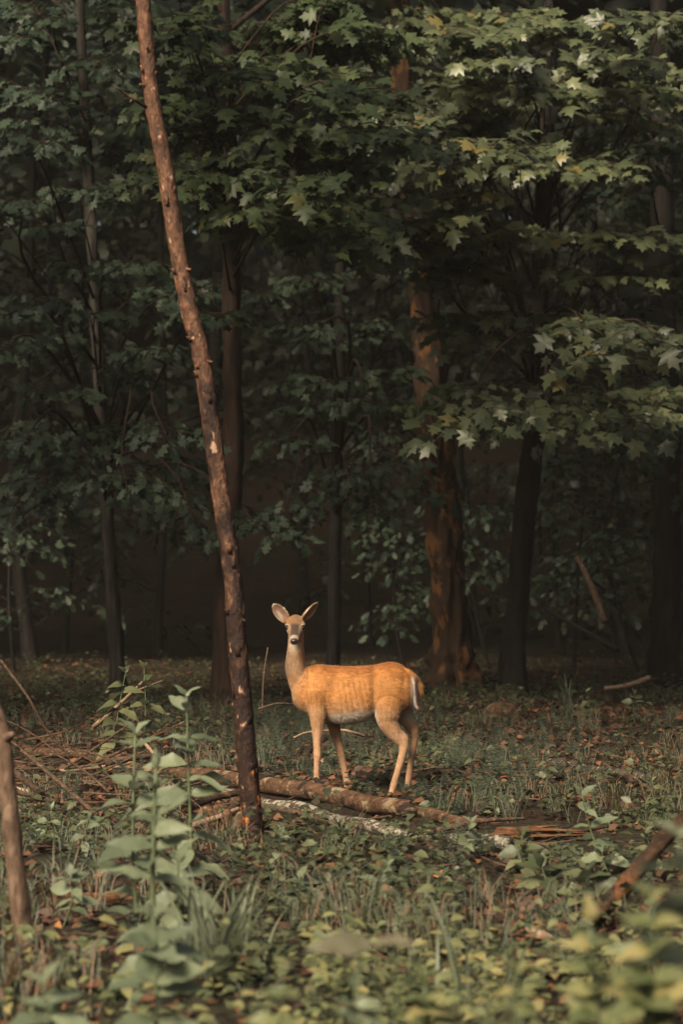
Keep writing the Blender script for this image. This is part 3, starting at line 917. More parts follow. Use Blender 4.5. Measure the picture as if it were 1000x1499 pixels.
    # ears
    def ear(b, tip, wid, turn, cup):
        b, tip = np.asarray(b), np.asarray(tip)
        ax = tip - b
        ln = np.linalg.norm(ax); ax = ax / ln
        wv = nrm(np.cross(ax, [0, -1, 0]))
        nv = np.cross(wv, ax)            # away or toward camera
        if nv[1] > 0: nv = -nv
        wv2 = wv * math.cos(turn) + nv * math.sin(turn)
        nv2 = nrm(np.cross(wv2, ax))
        if np.dot(nv2, nv) < 0: nv2 = -nv2
        nu, nvv = 20, 13
        front, back = [], []
        for i in range(nu):
            s = i / (nu - 1)
            w = wid * (.30 + .70 * math.sin(math.pi * min(1, (s * .80 + .12)) ** .9)) * (1 if s < .78 else math.sqrt(max(0.02, 1 - ((s - .78) / .23) ** 2)))
            for j in range(nvv):
                g = j / (nvv - 1) * 2 - 1
                p = b + ax * ln * s + wv2 * w * g * (1 - .12 * g * g) + nv2 * (cup * w * (g * g - .75)) + nv2 * .0
                front.append(p + nv2 * .0045); back.append(p - nv2 * (.0045 + .012 * (1 - s) ** 2 * (1 - g * g)))
        V = np.array(front + back); o = nu * nvv
        Q = []
        for i in range(nu - 1):
            for j in range(nvv - 1):
                a = i * nvv + j
                Q.append([a, a + 1, a + nvv + 1, a + nvv]); Q.append([o + a, o + a + nvv, o + a + nvv + 1, o + a + 1])
        for i in range(nu - 1):
            a = i * nvv; Q.append([a, a + nvv, o + a + nvv, o + a])
            a = i * nvv + nvv - 1; Q.append([a + nvv, a, o + a, o + a + nvv])
        for j in range(nvv - 1):
            a = j; Q.append([a + 1, a, o + a, o + a + 1])
            a = (nu - 1) * nvv + j; Q.append([a, a + 1, o + a + 1, o + a])
        mb.add(V, None, Q)
        return b, ax, wv2, nv2, ln
    e1 = ear(P(420.5, 909.5, YD + .005), P(399.5, 884.5, YD - .005), .050, 0.0, .55)
    e2 = ear(P(444, 908, YD + .005), P(465.5, 882, YD + .02), .046, -.95, .6)
    raw = mb.build('deer_raw', None)
    md = raw.modifiers.new('r', 'REMESH'); md.mode = 'VOXEL'; md.voxel_size = .0048; md.use_smooth_shade = True
    sm = raw.modifiers.new('s', 'SMOOTH'); sm.factor = .5; sm.iterations = 5
    dg = bpy.context.evaluated_depsgraph_get()
    me = bpy.data.meshes.new_from_object(raw.evaluated_get(dg))
    bpy.data.objects.remove(raw)
    me.name = 'deer_body'
    n = len(me.vertices)
    co = np.empty(n * 3, np.float32); me.vertices.foreach_get('co', co); co = co.reshape(-1, 3).astype(float)
    nr = np.empty(n * 3, np.float32); me.vertices.foreach_get('normal', nr); nr = nr.reshape(-1, 3).astype(float)
    px, py = topix(co)
    dy = co[:, 1] - YD
    # muscle relief: shoulder blade, ribs' edge, haunch, flank fold
    def bump(cx, cy, rx, ry): return np.exp(-((px - cx) / rx) ** 2 - ((py - cy) / ry) ** 2)
    near = smooth(.2, -.4, nr[:, 1])
    disp = 1.9 * .010 * bump(463, 1015, 17, 26) + .014 * bump(573, 1012, 18, 26) - .018 * bump(546, 1012, 5, 34) - .009 * bump(487, 1010, 8, 26) - .006 * bump(551, 1042, 8, 10) - .006 * bump(448, 990, 8, 14)
    disp += .010 * (fbm(co * 11, 2) - .5) - .007 * bump(447, 1020, 5, 22) + .006 * bump(455, 1000, 8, 14) - .006 * bump(590, 1000, 4, 20)
    disp += -.007 * bump(478, 1035, 7, 14) + .005 * bump(563, 985, 14, 8) - .005 * bump(530, 985, 16, 6)
    leg_d = -.0035 * np.exp(-((px - 470) / 1.6) ** 2) * smooth(1050, 1065, py) * smooth(1100, 1085, py) - .004 * np.exp(-((px - (584 + (py - 1070) * .35)) / 1.8) ** 2) * smooth(1060, 1072, py) * smooth(1100, 1090, py)
    for rx in range(497, 540, 8): disp += -.0028 * np.exp(-((px - rx - .18 * (py - 1010)) / 2.0) ** 2) * smooth(990, 1005, py) * smooth(1050, 1035, py)
    co = co + nr * ((disp * 1.25 + leg_d) * near)[:, None]
    # coat colours
    def mix(a, b, k): return a * (1 - k[:, None]) + np.asarray(b) * k[:, None]
    nz = fbm(co * 18, 3) - .5
    nz2 = fbm((co + .03 * (fbm(co * 9, 2)[:, None] - .5)) * np.array([34, 34, 75]), 3) - .5
    c = np.tile(np.array([.43, .190, .056]), (n, 1))
    c = mix(c, (.33, .118, .024), smooth(1000, 970, py + 26 * nz) * smooth(440, 465, px))        # saddle along the spine
    c = mix(c, (.46, .255, .125), smooth(1020, 1046, py + 20 * nz))                                 # paler lower flank and legs
    c = mix(c, (.45, .265, .150), smooth(1050, 1080, py))
    c = mix(c, (.29, .18, .105), smooth(455, 432, px + 14 * nz) * smooth(1012, 975, py + 10 * nz))           # greyer neck
    chest = smooth(445, 425, px) * smooth(985, 1005, py) * smooth(1045, 1020, py)
    c = mix(c, (.50, .31, .16), chest * .6)
    belly = smooth(1045, 1051, py + (px - 480) * .11 + 12 * nz) * smooth(-.15, -.55, nr[:, 2] - .2 * 0) * smooth(472, 480, px) * smooth(560, 549, px) * smooth(1066, 1062, py)
    bl = py + (px - 480) * .11
    belly2 = smooth(1044, 1050, bl + 12 * nz) * smooth(476, 482, px) * smooth(552, 546, px) * smooth(1075, 1066, py) * (dy < .10) * (1 - smooth(1060, 1066, py))
    c = mix(c, (.60, .52, .42), np.clip(np.maximum(belly, belly2 * smooth(.3, -.1, nr[:, 2])), 0, 1))
    # dark edge where thigh meets flank and duller far legs: shade put into the coat
    c = mix(c, (.30, .135, .045), .55 * np.exp(-((px - 546 - .10 * (py - 1010)) / 4.5) ** 2 - ((py - 1012) / 26) ** 2) * near)   # shade of the flank fold, painted in
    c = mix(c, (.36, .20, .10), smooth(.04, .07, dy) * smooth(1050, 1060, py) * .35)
    # rump and tail
    white = .85 * smooth(599.5, 602,  px + 3 * nz) * smooth(608.5, 605.5, px - .10 * (py - 1000)) * smooth(984, 990, py) * smooth(1040, 1030, py)
    c = mix(c, (.66, .60, .52), white)
    dark = smooth(605.5, 608, px - .05 * (py - 1000) + 2 * nz) * smooth(613.5, 611.5, px - .12 * (py - 1000)) * smooth(986, 993, py) * smooth(1034, 1022, py)
    c = mix(c, (.045, .026, .018), dark)
    inner = smooth(575, 590, px) * smooth(1030, 1040, py) * smooth(1060, 1050, py) * (dy > -.02)
    c = mix(c, (.50, .42, .33), inner * .6)
    # head
    L = co - H0
    s = L @ f; a = L @ r; b = L @ u
    hd = (s > -.06) & (np.abs(a) < .085) & (np.abs(b) < .07) & (s < .30)
    hd &= ~((s < .02) & (b < -.03))
    hk = hd.astype(float)
    c = mix(c, (.20, .105, .048), hk * smooth(-.05, 0, s))
    c = mix(c, (.055, .036, .024), hk * smooth(.085, .12, s) * smooth(.034, .020, np.abs(a)) * (b > -.01))   # dark bridge of the nose
    c = mix(c, (.23, .145, .085), hk * smooth(.09, .13, s) * smooth(.024, .036, np.abs(a)))
    eye_c = np.stack([np.full(n, .09), np.abs(a) - .062, b - .012], -1)
    ed = np.sqrt((s - .105) ** 2 + (np.abs(a) - .0575) ** 2 + (b - .012) ** 2)
    c = mix(c, (.36, .27, .18), hk * smooth(.029, .024, ed) * smooth(-.02, .0, b - .012 + .012))
    c = mix(c, (.02, .014, .010), hk * smooth(.0235, .0195, ed))
    ring = hk * smooth(.205, .215, s) * smooth(.25, .24, s)
    c = mix(c, (.33, .26, .20), ring)
    c = mix(c, (.46, .37, .28), hk * smooth(.19, .21, s) * smooth(-.014, -.024, b))
    c = mix(c, (.022, .017, .016), hk * smooth(.244, .252, s) * (b > -.026))
    thr = smooth(940, 944, py) * smooth(956, 948, py) * (np.abs(px - 432) < 9) * (nr[:, 1] < 0)
    c = mix(c, (.50, .42, .33), thr * .55)
    # ears
    for (eb, ax, wv, nv, ln), rim in ((e1, .05), (e2, .046)):
        l = co - eb
        s2 = l @ ax / ln; g = (l @ wv) / rim; h = l @ nv
        m = (s2 > .12) & (s2 < 1.1) & (np.abs(g) < 1.25) & (np.abs(h) < .06) & (py < 912)
        inside = m * smooth(.0, .4, nr @ nv)
        c = mix(c, (.34, .22, .15), m * .8 * smooth(.12, .3, s2))
        c = mix(c, (.20, .115, .075), inside * smooth(.75, .4, np.abs(g)) * smooth(.1, .3, s2))
        c = mix(c, (.52, .44, .36), m * np.maximum(smooth(.72, .92, np.abs(g)) * smooth(.2, .4, s2) * .9, smooth(.88, .97, s2) * .7))
        streak = inside * smooth(.35, .15, np.abs(g + .25)) * smooth(.15, .35, s2) * smooth(.8, .5, s2)
        c = mix(c, (.44, .36, .29), streak * .6)
    # metatarsal gland and hoof line
    gl = np.exp(-((px - 582) / 2.4) ** 4 - ((py - 1142) / 5.5) ** 4)
    c = mix(c, (.10, .055, .03), gl * (dy < 0) * .3)
    c = mix(c, (.10, .06, .035), np.exp(-((px - 510) / 3) ** 4 - ((py - 1151) / 3.5) ** 4) * .7)
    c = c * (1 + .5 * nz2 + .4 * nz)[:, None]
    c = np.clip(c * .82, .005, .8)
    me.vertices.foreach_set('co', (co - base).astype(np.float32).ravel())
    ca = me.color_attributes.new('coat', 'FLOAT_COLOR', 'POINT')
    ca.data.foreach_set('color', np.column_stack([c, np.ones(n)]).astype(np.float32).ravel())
    me.update()
    m, nt, bs, out = new_mat('deer_coat')
    at = N(nt, 'ShaderNodeAttribute', attribute_name='coat')
    nt.links.new(at.outputs['Color'], bs.inputs['Base Color'])
    bs.inputs['Roughness'].default_value = .75
    bs.inputs['Specular IOR Level'].default_value = .2
    bs.inputs['Sheen Weight'].default_value = .15
    bs.inputs['Sheen Roughness'].default_value = .5
    tc = N(nt, 'ShaderNodeTexCoord')
    mp = N(nt, 'ShaderNodeMapping'); mp.inputs['Scale'].default_value = (25, 60, 90)
    nt.links.new(tc.outputs['Object'], mp.inputs[0])
    nzn = N(nt, 'ShaderNodeTexNoise', Scale=2.0, Detail=4.0)
    nt.links.new(mp.outputs[0], nzn.inputs['Vector'])
    bp = N(nt, 'ShaderNodeBump', Strength=.35, Distance=.006)
    nt.links.new(nzn.outputs['Fac'], bp.inputs['Height']); nt.links.new(bp.outputs[0], bs.inputs['Normal'])
    me.materials.clear(); me.materials.append(m)
    for p in me.polygons: p.use_smooth = True
    body = bpy.data.objects.new('body', me)
    COL.objects.link(body); body.parent = t
    # short coat hairs
    K = 80000
    idx = RNG.integers(0, n, K)
    nh_ = nr[idx]
    bb = nrm(np.array([.75, .1, -.65]))
    flow = np.tile(bb, (K, 1))
    ph, pv = px[idx], py[idx]
    flow[pv > 1050] = [0.1, 0, -1]
    flow[(ph < 452) & (pv < 1000)] = [.15, 0.1, -1]
    flow[pv < 912] = [0, .3, .4]
    tl_ = (ph > 600) & (pv < 1040)
    flow[tl_] = [.2, 0, -1]
    flow = flow - (flow * nh_).sum(1, keepdims=True) * nh_
    flow = nrm(nrm(flow) + nh_ * .20 + RNG.normal(0, .16, (K, 3)))
    ln = RNG.uniform(.012, .026, K)
    ln[tl_] *= 2.0
    ln[pv > 1080] *= .6
    head_m = (pv < 945) & (ph < 470)
    ln[head_m] *= .45
    keep = ~(head_m & (ed[idx] < .03)) & ~(head_m & (s[idx] > .2))
    rt = co[idx] - nh_ * .001
    sd = nrm(np.cross(flow, nh_))
    w = .0015
    V = np.stack([rt - sd * w, rt + sd * w, rt + flow * ln[:, None]], 1)[keep]
    fb = MB()
    kk = len(V)
    fb.add(V.reshape(-1, 3), np.arange(kk * 3).reshape(-1, 3))
    fo = fb.build('fur', m, t)
    fo['kind'] = 'stuff'
    cc = np.repeat(np.clip(c[idx][keep] * RNG.uniform(.62, 1.38, (kk, 1)), 0, .85), 3, 0)
    ca = fo.data.color_attributes.new('coat', 'FLOAT_COLOR', 'POINT')
    ca.data.foreach_set('color', np.column_stack([cc, np.ones(len(cc))]).astype(np.float32).ravel())
    # eyes, nose
    em, ent, eb_, _ = new_mat('deer_eye')
    eb_.inputs['Base Color'].default_value = (.010, .006, .004, 1); eb_.inputs['Roughness'].default_value = .08
    for sx in (-1, 1):
        q = MB()
        c0 = H0 + f * .104 + r * sx * .0555 + u * .012
        th = np.linspace(0, np.pi, 9)
        secs = [(c0 + np.array([0, 0, 1]) * -.0145 * math.cos(a_), np.array([.0145 * math.sin(a_) + 1e-5, 0, 0]), np.array([0, .0145 * math.sin(a_) + 1e-5, 0])) for a_ in th]
        V, T, Q = lathe_sections(secs, 16); q.add(V, T, Q)
        q.build('eye', em, t)
    nm, nnt, nb_, _ = new_mat('deer_nose')
    nb_.inputs['Base Color'].default_value = (.020, .016, .016, 1); nb_.inputs['Roughness'].default_value = .35
    q = MB()
    c0 = H0 + f * .258 + u * -.004
    secs = []
    for k, (s_, w_, h_) in enumerate([(-.012, .022, .016), (0, .025, .019), (.008, .023, .017), (.014, .015, .011), (.016, .006, .004)]):
        secs.append((c0 + f * s_, r * w_, u * h_))
    V, T, Q = lathe_sections(secs, 18); q.add(V, T, Q)
    q.build('nose', nm, t)
    # cloven hooves
    hm, hnt, hb_, _ = new_mat('deer_hoof')
    hb_.inputs['Base Color'].default_value = (.022, .016, .012, 1); hb_.inputs['Roughness'].default_value = .4
    for pts, dyy in ((nf, -.065), (ff, .14), (nh, -.105), (fh, .075)):
        a_, b_ = pts[-1][0], pts[-1][1]
        c0 = P(a_, b_ - 1, YD + dyy)
        g0 = float(hg(c0[0], c0[1])) - .004
        q = MB()
        for sy in (-1, 1):
            o = np.array([0, sy * .010, 0])
            secs = [(c0 + o + [0, 0, .006], (.019, 0, 0), (0, .0095, 0)), (c0 + o + [-.006, 0, (g0 - c0[2]) * .5], (.024, 0, 0), (0, .0115, 0)),
                    (np.array([c0[0] - .014, c0[1], g0]) + o, (.030, 0, 0), (0, .0105, 0))]
            V, T, Q = lathe_sections(secs, 12); q.add(V, T, Q)
        q.build('hoof', hm, t)
deer()

LOGPX = []
# ------------------------------------------------------------------ fallen logs, stumps and sticks
def log(name, pts, label, mat, cat='log', seg=18, n=140, rough=.13, freq=34, name_part=None, sink=.10, flat=False, ends=None):
    """pts: (px, py of the underside, radius in px)"""
    q, r = [], []
    for k in range(len(pts) - 1):
        (x0, y0, r0), (x1, y1, r1) = pts[k], pts[k + 1]
        if y0 < 1300:
            for f in np.linspace(0, 1, 5): LOGPX.append((x0 + (x1 - x0) * f, y0 + (y1 - y0) * f, r0 + (r1 - r0) * f))
    for px, py, rp in pts:
        g = G(px, py)
        rr = rp / FPX * g[1]
        q.append(g + [0, 0, rr * (1 - sink)]); r.append(rr)
    base = np.array(q).mean(0)
    mb = MB()
    C = tube(mb, q, r, seg, n=n, rough=rough, freq=freq, stretch=.22, ridge=.06)
    return mb, base, C, np.array(r)

def simple_log(name, pts, label, mat, cat='log', **kw):
    mb, base, C, r = log(name, pts, label, mat, **kw)
    o = mb.build(name, mat, None, base)
    return tag(o, label, cat)

simple_log('fallen_log', [(40, 1106, 7), (130, 1118, 8), (220, 1130, 10), (300, 1144, 11.5), (390, 1164, 13), (470, 1176, 14), (540, 1188, 14), (585, 1195, 12), (606, 1198, 9)],
           'long brown fallen log lying in front of the hooves of the deer', M['log'], n=260)
def log_stubs():
    lg = [o for o in bpy.data.objects if o.name == 'fallen_log'][0]
    lg['_o'] = [float(c) for c in lg.location]
    for px, py, Y, dx, dz in ((505, 1158, 16.35, .05, .05), (428, 1146, 16.75, -.06, .04), (566, 1170, 15.95, .03, .06)):
        p = P(px, py, Y)
        mb = MB()
        tube(mb, [p + [0, 0, -.05], p + [dx * .5, -.03, dz * .4], p + [dx, -.05, dz * .7]], [.026, .020, .012], 8, n=9, rough=.3, freq=50)
        mb.build('branch_stub', M['log'], lg)
log_stubs()
simple_log('fallen_log', [(592, 1193, 7), (630, 1199, 9), (670, 1203, 8), (714, 1204, 5)], 'short knobbly brown log end right of the hind hooves', M['log'])

def lichen_log():
    pts = [(330, 1168, 8), (390, 1181, 9), (440, 1187, 9.5), (490, 1196, 10), (550, 1211, 10.5), (610, 1219, 9.5), (680, 1229, 11), (745, 1236, 11)]
    mb, base, C, r = log('lichen_log', pts, '', M['lichen'], n=110)
    t = thing('fallen_log', base, 'fallen log crusted with white lichen whose right end is split open', 'log')
    mb.build('log_body', M['lichen'], t)
    for k in range(11):           # torn wood at the right end
        x0 = 728 + random.uniform(-10, 12); x1 = random.choice((790, 815, 845, 868)) + random.uniform(-12, 6)
        y0 = 1234 - random.uniform(2, 20); y1 = y0 - random.uniform(2, 9)
        Y = 13.95 + random.uniform(-.05, .12)
        z0 = P(x0, y0, Y); z1 = P(x1, y1, Y + .1)
        q = MB()
        tube(q, [z0, (z0 + z1) / 2 + RNG.normal(0, .012, 3), z1], [.034, .028, .007], 6, n=12, rough=.5, freq=40, squash=(1, 1, .5))
        q.build('splinter', M['split'], t, flat=True)
lichen_log()
simple_log('fallen_branch', [(384, 1188, 5), (430, 1196, 4.5), (480, 1209, 4), (552, 1224, 3)], 'thin pinkish grey branch under the lichen log', M['twig'], cat='branch', seg=10)

def stick(pts, rad, label, mat, cat='stick', name='stick', group=None, seg=7, rough=.15):
    """pts: (px, py, Y) world points along the stick; rad in px at its first point's distance"""
    q = np.array([P(*p) for p in pts])
    r = np.linspace(rad[0], rad[1], len(q)) / FPX * pts[0][2]
    mb = MB()
    tube(mb, q, r, seg, n=len(q) * 8, rough=rough, freq=40 if rough < .5 else 16, ridge=0 if rough < .5 else .25)
    return tag(mb.build(name, mat, None, q.mean(0)), label, cat, group)

stick([(263, 1224, 14.4), (285, 1208, 14.5), (318, 1197, 14.6), (349, 1184, 14.7)], (6, 3.5), 'pale forked branch leaning on the foot of the dead pole', M['pale'], 'branch', 'fallen_branch')
stick([(462, 1141, 16.55), (472, 1152, 16.4), (484, 1166, 16.25)], (4, 3), 'short dark twig lying across the log by the front hoof', M['bark_dark'], 'twig', 'twig')
stick([(28, 1240, 13.6), (90, 1236, 13.7), (160, 1233, 13.8)], (5, 3.5), 'straight grey stick lying flat at the left below the brush pile', M['twig'], 'stick', 'stick')
stick([(100, 1302, 11.8), (135, 1286, 11.9), (170, 1272, 12.0)], (6, 4), 'short bare stick above the orange bark slab at left', M['pale'], 'stick', 'stick')
stick([(0, 966, 19), (40, 1020, 19), (70, 1072, 19.1), (105, 1110, 19.2)], (2, 2.6), 'long thin bare twig slanting up out of the brush pile', M['twig'], 'twig', 'twig')
stick([(384, 1042, 18.4), (386, 990, 18.4), (392, 948, 18.5)], (1.6, 1.0), 'thin dry upright stem between the dead pole and the deer', M['twig'], 'twig', 'twig')
stick([(378, 1038, 18.2), (405, 1030, 18.2), (432, 1031, 18.3)], (1.6, 1.2), 'thin bare twig reaching towards the chest of the deer', M['twig'], 'twig', 'twig')
stick([(430, 1080, 18.1), (452, 1072, 18.2), (500, 1069, 18.3), (516, 1072, 18.3), (534, 1078, 18.4)], (1.6, 2.4), 'pale stick lying behind the front legs of the deer', M['pale'], 'stick', 'stick')
stick([(205, 1082, 17.5), (215, 1092, 17.5), (225, 1103, 17.4)], (3, 2.5), 'short pale stick poking up behind the tall milkweed', M['pale'], 'stick', 'stick')
stick([(845, 815, 36), (858, 840, 35.9), (872, 872, 35.8), (886, 912, 35.7)], (3.5, 5.5), 'leaning broken stub of paler wood in the shade right of the big maple', M['snag'], 'snag', 'broken_snag')
stick([(795, 890, 36), (850, 920, 35.6), (905, 952, 35.2)], (3, 4.5), 'dim fallen trunk slanting behind the big maple', M['bark_dark'], 'log', 'fallen_log')
stick([(885, 1008, 30.5), (920, 1003, 30.5), (952, 992, 30.6)], (3, 4), 'pale fallen branch on the dark ground at far right', M['pale'], 'branch', 'fallen_branch')
stick([(862, 1352, 10.3), (900, 1312, 10.2), (945, 1262, 10.1), (990, 1212, 10.0), (1030, 1172, 9.9)], (17, 12), 'thick rotting dark log rising to the right edge behind the yellow shrub', M['rotten'], 'log', 'fallen_log', seg=22, rough=.55)
simple_log('wood_chunk', [(775, 1372, 6), (800, 1384, 9), (832, 1398, 5)], 'short chunk of pale bare wood in front of the broken right plants', M['pale'], cat='wood')
simple_log('wood_chunk', [(800, 1432, 14), (840, 1428, 20), (885, 1420, 12)], 'low brown lump of rotten wood near the bottom right', M['rotten'], cat='wood', sink=.9)
simple_log('bark_slab', [(85, 1318, 6), (130, 1322, 11), (200, 1316, 9)], 'orange brown slab of bark lying at the left', M['split'], cat='bark', sink=.7)
simple_log('wood_chunk', [(0, 1465, 20), (40, 1462, 24), (85, 1470, 16)], 'dark rotten wood at the foot of the near left snag', M['rotten'], cat='wood', sink=.5)

LOGSAVE = list(LOGPX)
simple_log('fallen_log', [(720, 1108, 5), (800, 1118, 7), (880, 1132, 9), (960, 1146, 10)], 'half buried pale spotted log in the leaf litter at right', M['oldlog'], sink=1.15, rough=.4)
LOGPX[:] = LOGSAVE

stick([(398, 1205, 14.9), (450, 1214, 14.8), (520, 1222, 14.7)], (4, 3), 'knobbly brown stick lying along the front of the lichen log', M['twig'], 'stick', 'stick')
stick([(548, 1168, 16.6), (590, 1182, 16.3), (650, 1190, 16.2)], (4.5, 3), 'brown broken branch lying on the log end behind the hind hooves', M['log'], 'branch', 'fallen_branch')
stick([(640, 1216, 14.6), (700, 1203, 14.7), (770, 1198, 14.9)], (5, 2.5), 'grey branch crossing the right end of the lichen log', M['twig'], 'branch', 'fallen_branch')
stick([(255, 1196, 15.2), (300, 1172, 15.4), (352, 1160, 15.6)], (7, 5), 'dark broken branch between the brush heap and the dead pole', M['rotten'], 'branch', 'fallen_branch')
stick([(300, 1214, 14.7), (330, 1196, 14.75), (350, 1170, 14.9)], (8, 6), 'stub of dark rotten wood leaning at the foot of the dead pole', M['rotten'], 'branch', 'fallen_branch')
stick([(800, 1228, 14.2), (850, 1218, 14.4), (905, 1206, 14.6)], (5, 2), 'thin dark branch continuing right from the split end of the log', M['rotten'], 'branch', 'fallen_branch')
stick([(690, 1158, 17.2), (760, 1150, 17.5), (840, 1158, 17.4)], (2.5, 1.6), 'thin grass coloured twig arching over the litter at right', M['twig'], 'twig', 'twig')

def stump():
    g = G(684, 1102)
    mb = MB()
    tube(mb, [g - [0, 0, .05], g + [0, 0, .08], g + [-.01, 0, .16], g + [-.02, .01, .21]], [.042, .038, .03, .012], 12, n=18, rough=.35, freq=40, ridge=.3)
    tag(mb.build('stump', M['bark_grey'], None, g), 'small grey pointed stump in the grass right of the deer', 'stump')
    g = G(735, 1052)
    mb = MB()
    tube(mb, [g + [-.22, 0, -.02], g + [-.08, 0, .06], g + [.08, 0, .07], g + [.2, 0, -.02]], [.04, .11, .10, .03], 12, n=20, rough=.4, freq=18)
    tag(mb.build('rotten_stump', M['log'], None, g), 'low crumbling mound of rotten stump beneath the big maple', 'stump')
stump()

def near_snag():
    Y = 9.6
    g = GY(40, Y)
    t = thing('dead_snag', g, 'thin weathered snag leaning in at the near left edge', 'tree trunk')
    mb = MB()
    tube(mb, [P(44, 1440, Y), P(38, 1400, Y), (P(28, 1320, Y)), P(19, 1240, Y), P(10, 1150, Y), P(4, 1085, Y), P(-8, 1040, Y), P(-40, 960, Y), P(-60, 900, Y)],
         np.array([17, 16, 15, 14.5, 13.5, 12.5, 12, 10, 7]) / FPX * Y, 20, n=110, rough=.18, freq=40, ridge=.1)
    mb.build('trunk', M['snag'], t)
    q = MB()
    tube(q, [P(6, 1085, Y), P(13, 1078, Y - .03), P(19, 1074, Y - .05)], [.016, .018, .010], 9, n=8, rough=.3, freq=50)
    q.build('knot', M['snag'], t)
near_snag()

def root_plate():
    """the torn root mass at the foot of the dead pole"""
    g = G(325, 1212)
    mb = MB()
    for k in range(7):
        a = RNG.uniform(0, np.pi)
        d = np.array([math.cos(a), .3 * math.sin(a), 0])
        p0 = g + [RNG.uniform(-.05, .1), RNG.uniform(-.05, .05), .02]
        tube(mb, [p0 - d * .05, p0 + d * .10 + [0, 0, RNG.uniform(.05, .13)], p0 + d * RNG.uniform(.16, .26) + [0, 0, RNG.uniform(-.02, .12)]], [.035, .03, .008], 8, n=14, rough=.35, freq=30)
    tag(mb.build('root_plate', M['log'], None, g), 'torn brown root mass beside the foot of the dead pole', 'roots')
root_plate()

def brush():
    for k in range(46):
        px, py = RNG.uniform(0, 225), RNG.uniform(1085, 1205)
        g = G(px, py)
        a = RNG.uniform(-.9, .9) + (math.pi if RNG.random() < .5 else 0)
        ln = RNG.uniform(.35, 1.1)
        d = np.array([math.cos(a), RNG.normal(0, .35), RNG.uniform(-.05, .75) if RNG.random() < .5 else .05])
        z = RNG.uniform(.01, .16)
        mb = MB()
        p0 = g + [0, 0, z]
        p1 = p0 + d * ln * .5 + RNG.normal(0, .02, 3); p2 = p0 + d * ln + RNG.normal(0, .04, 3)
        p1[2] = max(p1[2], float(hg(p1[0], p1[1])) + .01); p2[2] = max(p2[2], float(hg(p2[0], p2[1])) + .01)
        r = RNG.uniform(.005, .014) if k % 6 else RNG.uniform(.018, .03)
        tube(mb, [p0, p1, p2], [r, r * .8, r * .35], 6, n=12, rough=.2, freq=40)
        s = p1 + (p2 - p1) * .3
        tube(mb, [s, s + nrm(d + RNG.normal(0, .5, 3)) * ln * .3], [r * .5, r * .2], 4)
        tag(mb.build('twig', [M['twig'], M['log'], M['pale']][0 if k % 4 else (1 if k % 3 else 2)], None, g), 'thick bare branch in the heap of brush at the left' if r > .016 else ('thin brown bare twig in the heap of brush at the left' if k % 4 else 'thin pale or flaky barked twig in the brush heap at left'), 'twig', 'twigs of the brush heap')
brush()

# ------------------------------------------------------------------ leafy plants one can tell apart
def herb(name, label, px, Y, H, var, leafsize, nodes, lean=(0, 0), whorl=2, base_len=1.0, droop=-.05, toppy=None, rise=.45, cat='plant', r=.006, top=1.0, start=.25, group=None, spreadv=.35, tip_leaves=2):
    g = GY(px, Y)
    if toppy is not None: H = (HZ + (CZ - g[2]) * FPX / Y - toppy) / FPX * Y
    t = thing(name, g, label, cat, group)
    top_p = g + [lean[0], lean[1], H]
    mid = (g + top_p) / 2 + RNG.normal(0, .02, 3)
    mb = MB()
    C = tube(mb, [g - [0, 0, .02], mid, top_p], [r, r * .8, r * .45], 7, n=16)
    mb.build('stem', M['stem'], t)
    a0 = RNG.uniform(0, 6.28)
    for k in range(nodes):
        f = start + (1 - start) * (k + .3) / nodes
        c = C[int(f * 15)]
        for w in range(whorl):
            a = a0 + k * 1.57 + w * 2 * np.pi / whorl + RNG.normal(0, spreadv)
            d = np.array([math.cos(a), math.sin(a) * .6, droop + rise * (k / nodes) + RNG.normal(0, .15)])
            n = np.array([0, -.45, 1.0]) + RNG.normal(0, .25, 3)
            sz = leafsize * (1 - .45 * max(0, (k / nodes - .5) * 2) * top) * RNG.uniform(.8, 1.15)
            leaf_part(VAR[var], t, c, d, n, sz)
    for w in range(tip_leaves):
        a = a0 + w * np.pi + RNG.normal(0, .4)
        leaf_part(VAR[var], t, C[-1], np.array([math.cos(a) * .6, math.sin(a) * .4, .9]), np.array([math.cos(a + 3.1), -.6, .5]), leafsize * RNG.uniform(.35, .6))
    return t

herb('milkweed', 'tallest near milkweed with a thick pale stem left of the dead pole', 232, 8.4, .86, 'lance', .185, 11, (-.01, 0), r=.013, start=.10, toppy=1125, tip_leaves=3)
herb('milkweed', 'milkweed whose upright top leaves stand closest to the dead pole', 284, 11.2, .98, 'lance', .225, 10, (-.035, 0), r=.010, start=.2, toppy=1020)
herb('milkweed', 'milkweed with a bare stalk top left of the tallest one', 201, 10.4, .82, 'lance', .215, 10, (-.015, .05), r=.010, start=.15, toppy=1075, tip_leaves=3)
herb('milkweed', 'low milkweed half hidden at the foot of the tall ones', 252, 9.2, .48, 'lance', .18, 6, (.02, 0), r=.007, toppy=1245)
herb('leafy_plant', 'leafy dark plant in front of the grey streaked oak trunk', 165, 19.5, .5, 'bigdark', .19, 7, (.1, 0), r=.006, toppy=985)
herb('leafy_plant', 'leafy plant with its tip against the grey oak trunk', 205, 19.9, .64, 'bigdark', .18, 7, (.03, 0), r=.006, toppy=978)
herb('leafy_plant', 'tall single stemmed plant with broad leaves standing at the right', 895, 12.6, .46, 'big', .15, 4, (-.15, 0), r=.006, start=.2, toppy=1165)
herb('leafy_plant', 'broad leaved plant left of the tall single stemmed one', 800, 11.3, .30, 'bigdark', .16, 5, (-.02, 0), r=.005, toppy=1270)
herb('leafy_plant', 'broad leaved plant drooping by the rotting log at right', 850, 11.0, .24, 'bigdark', .16, 5, (.03, 0), r=.005, toppy=1275)
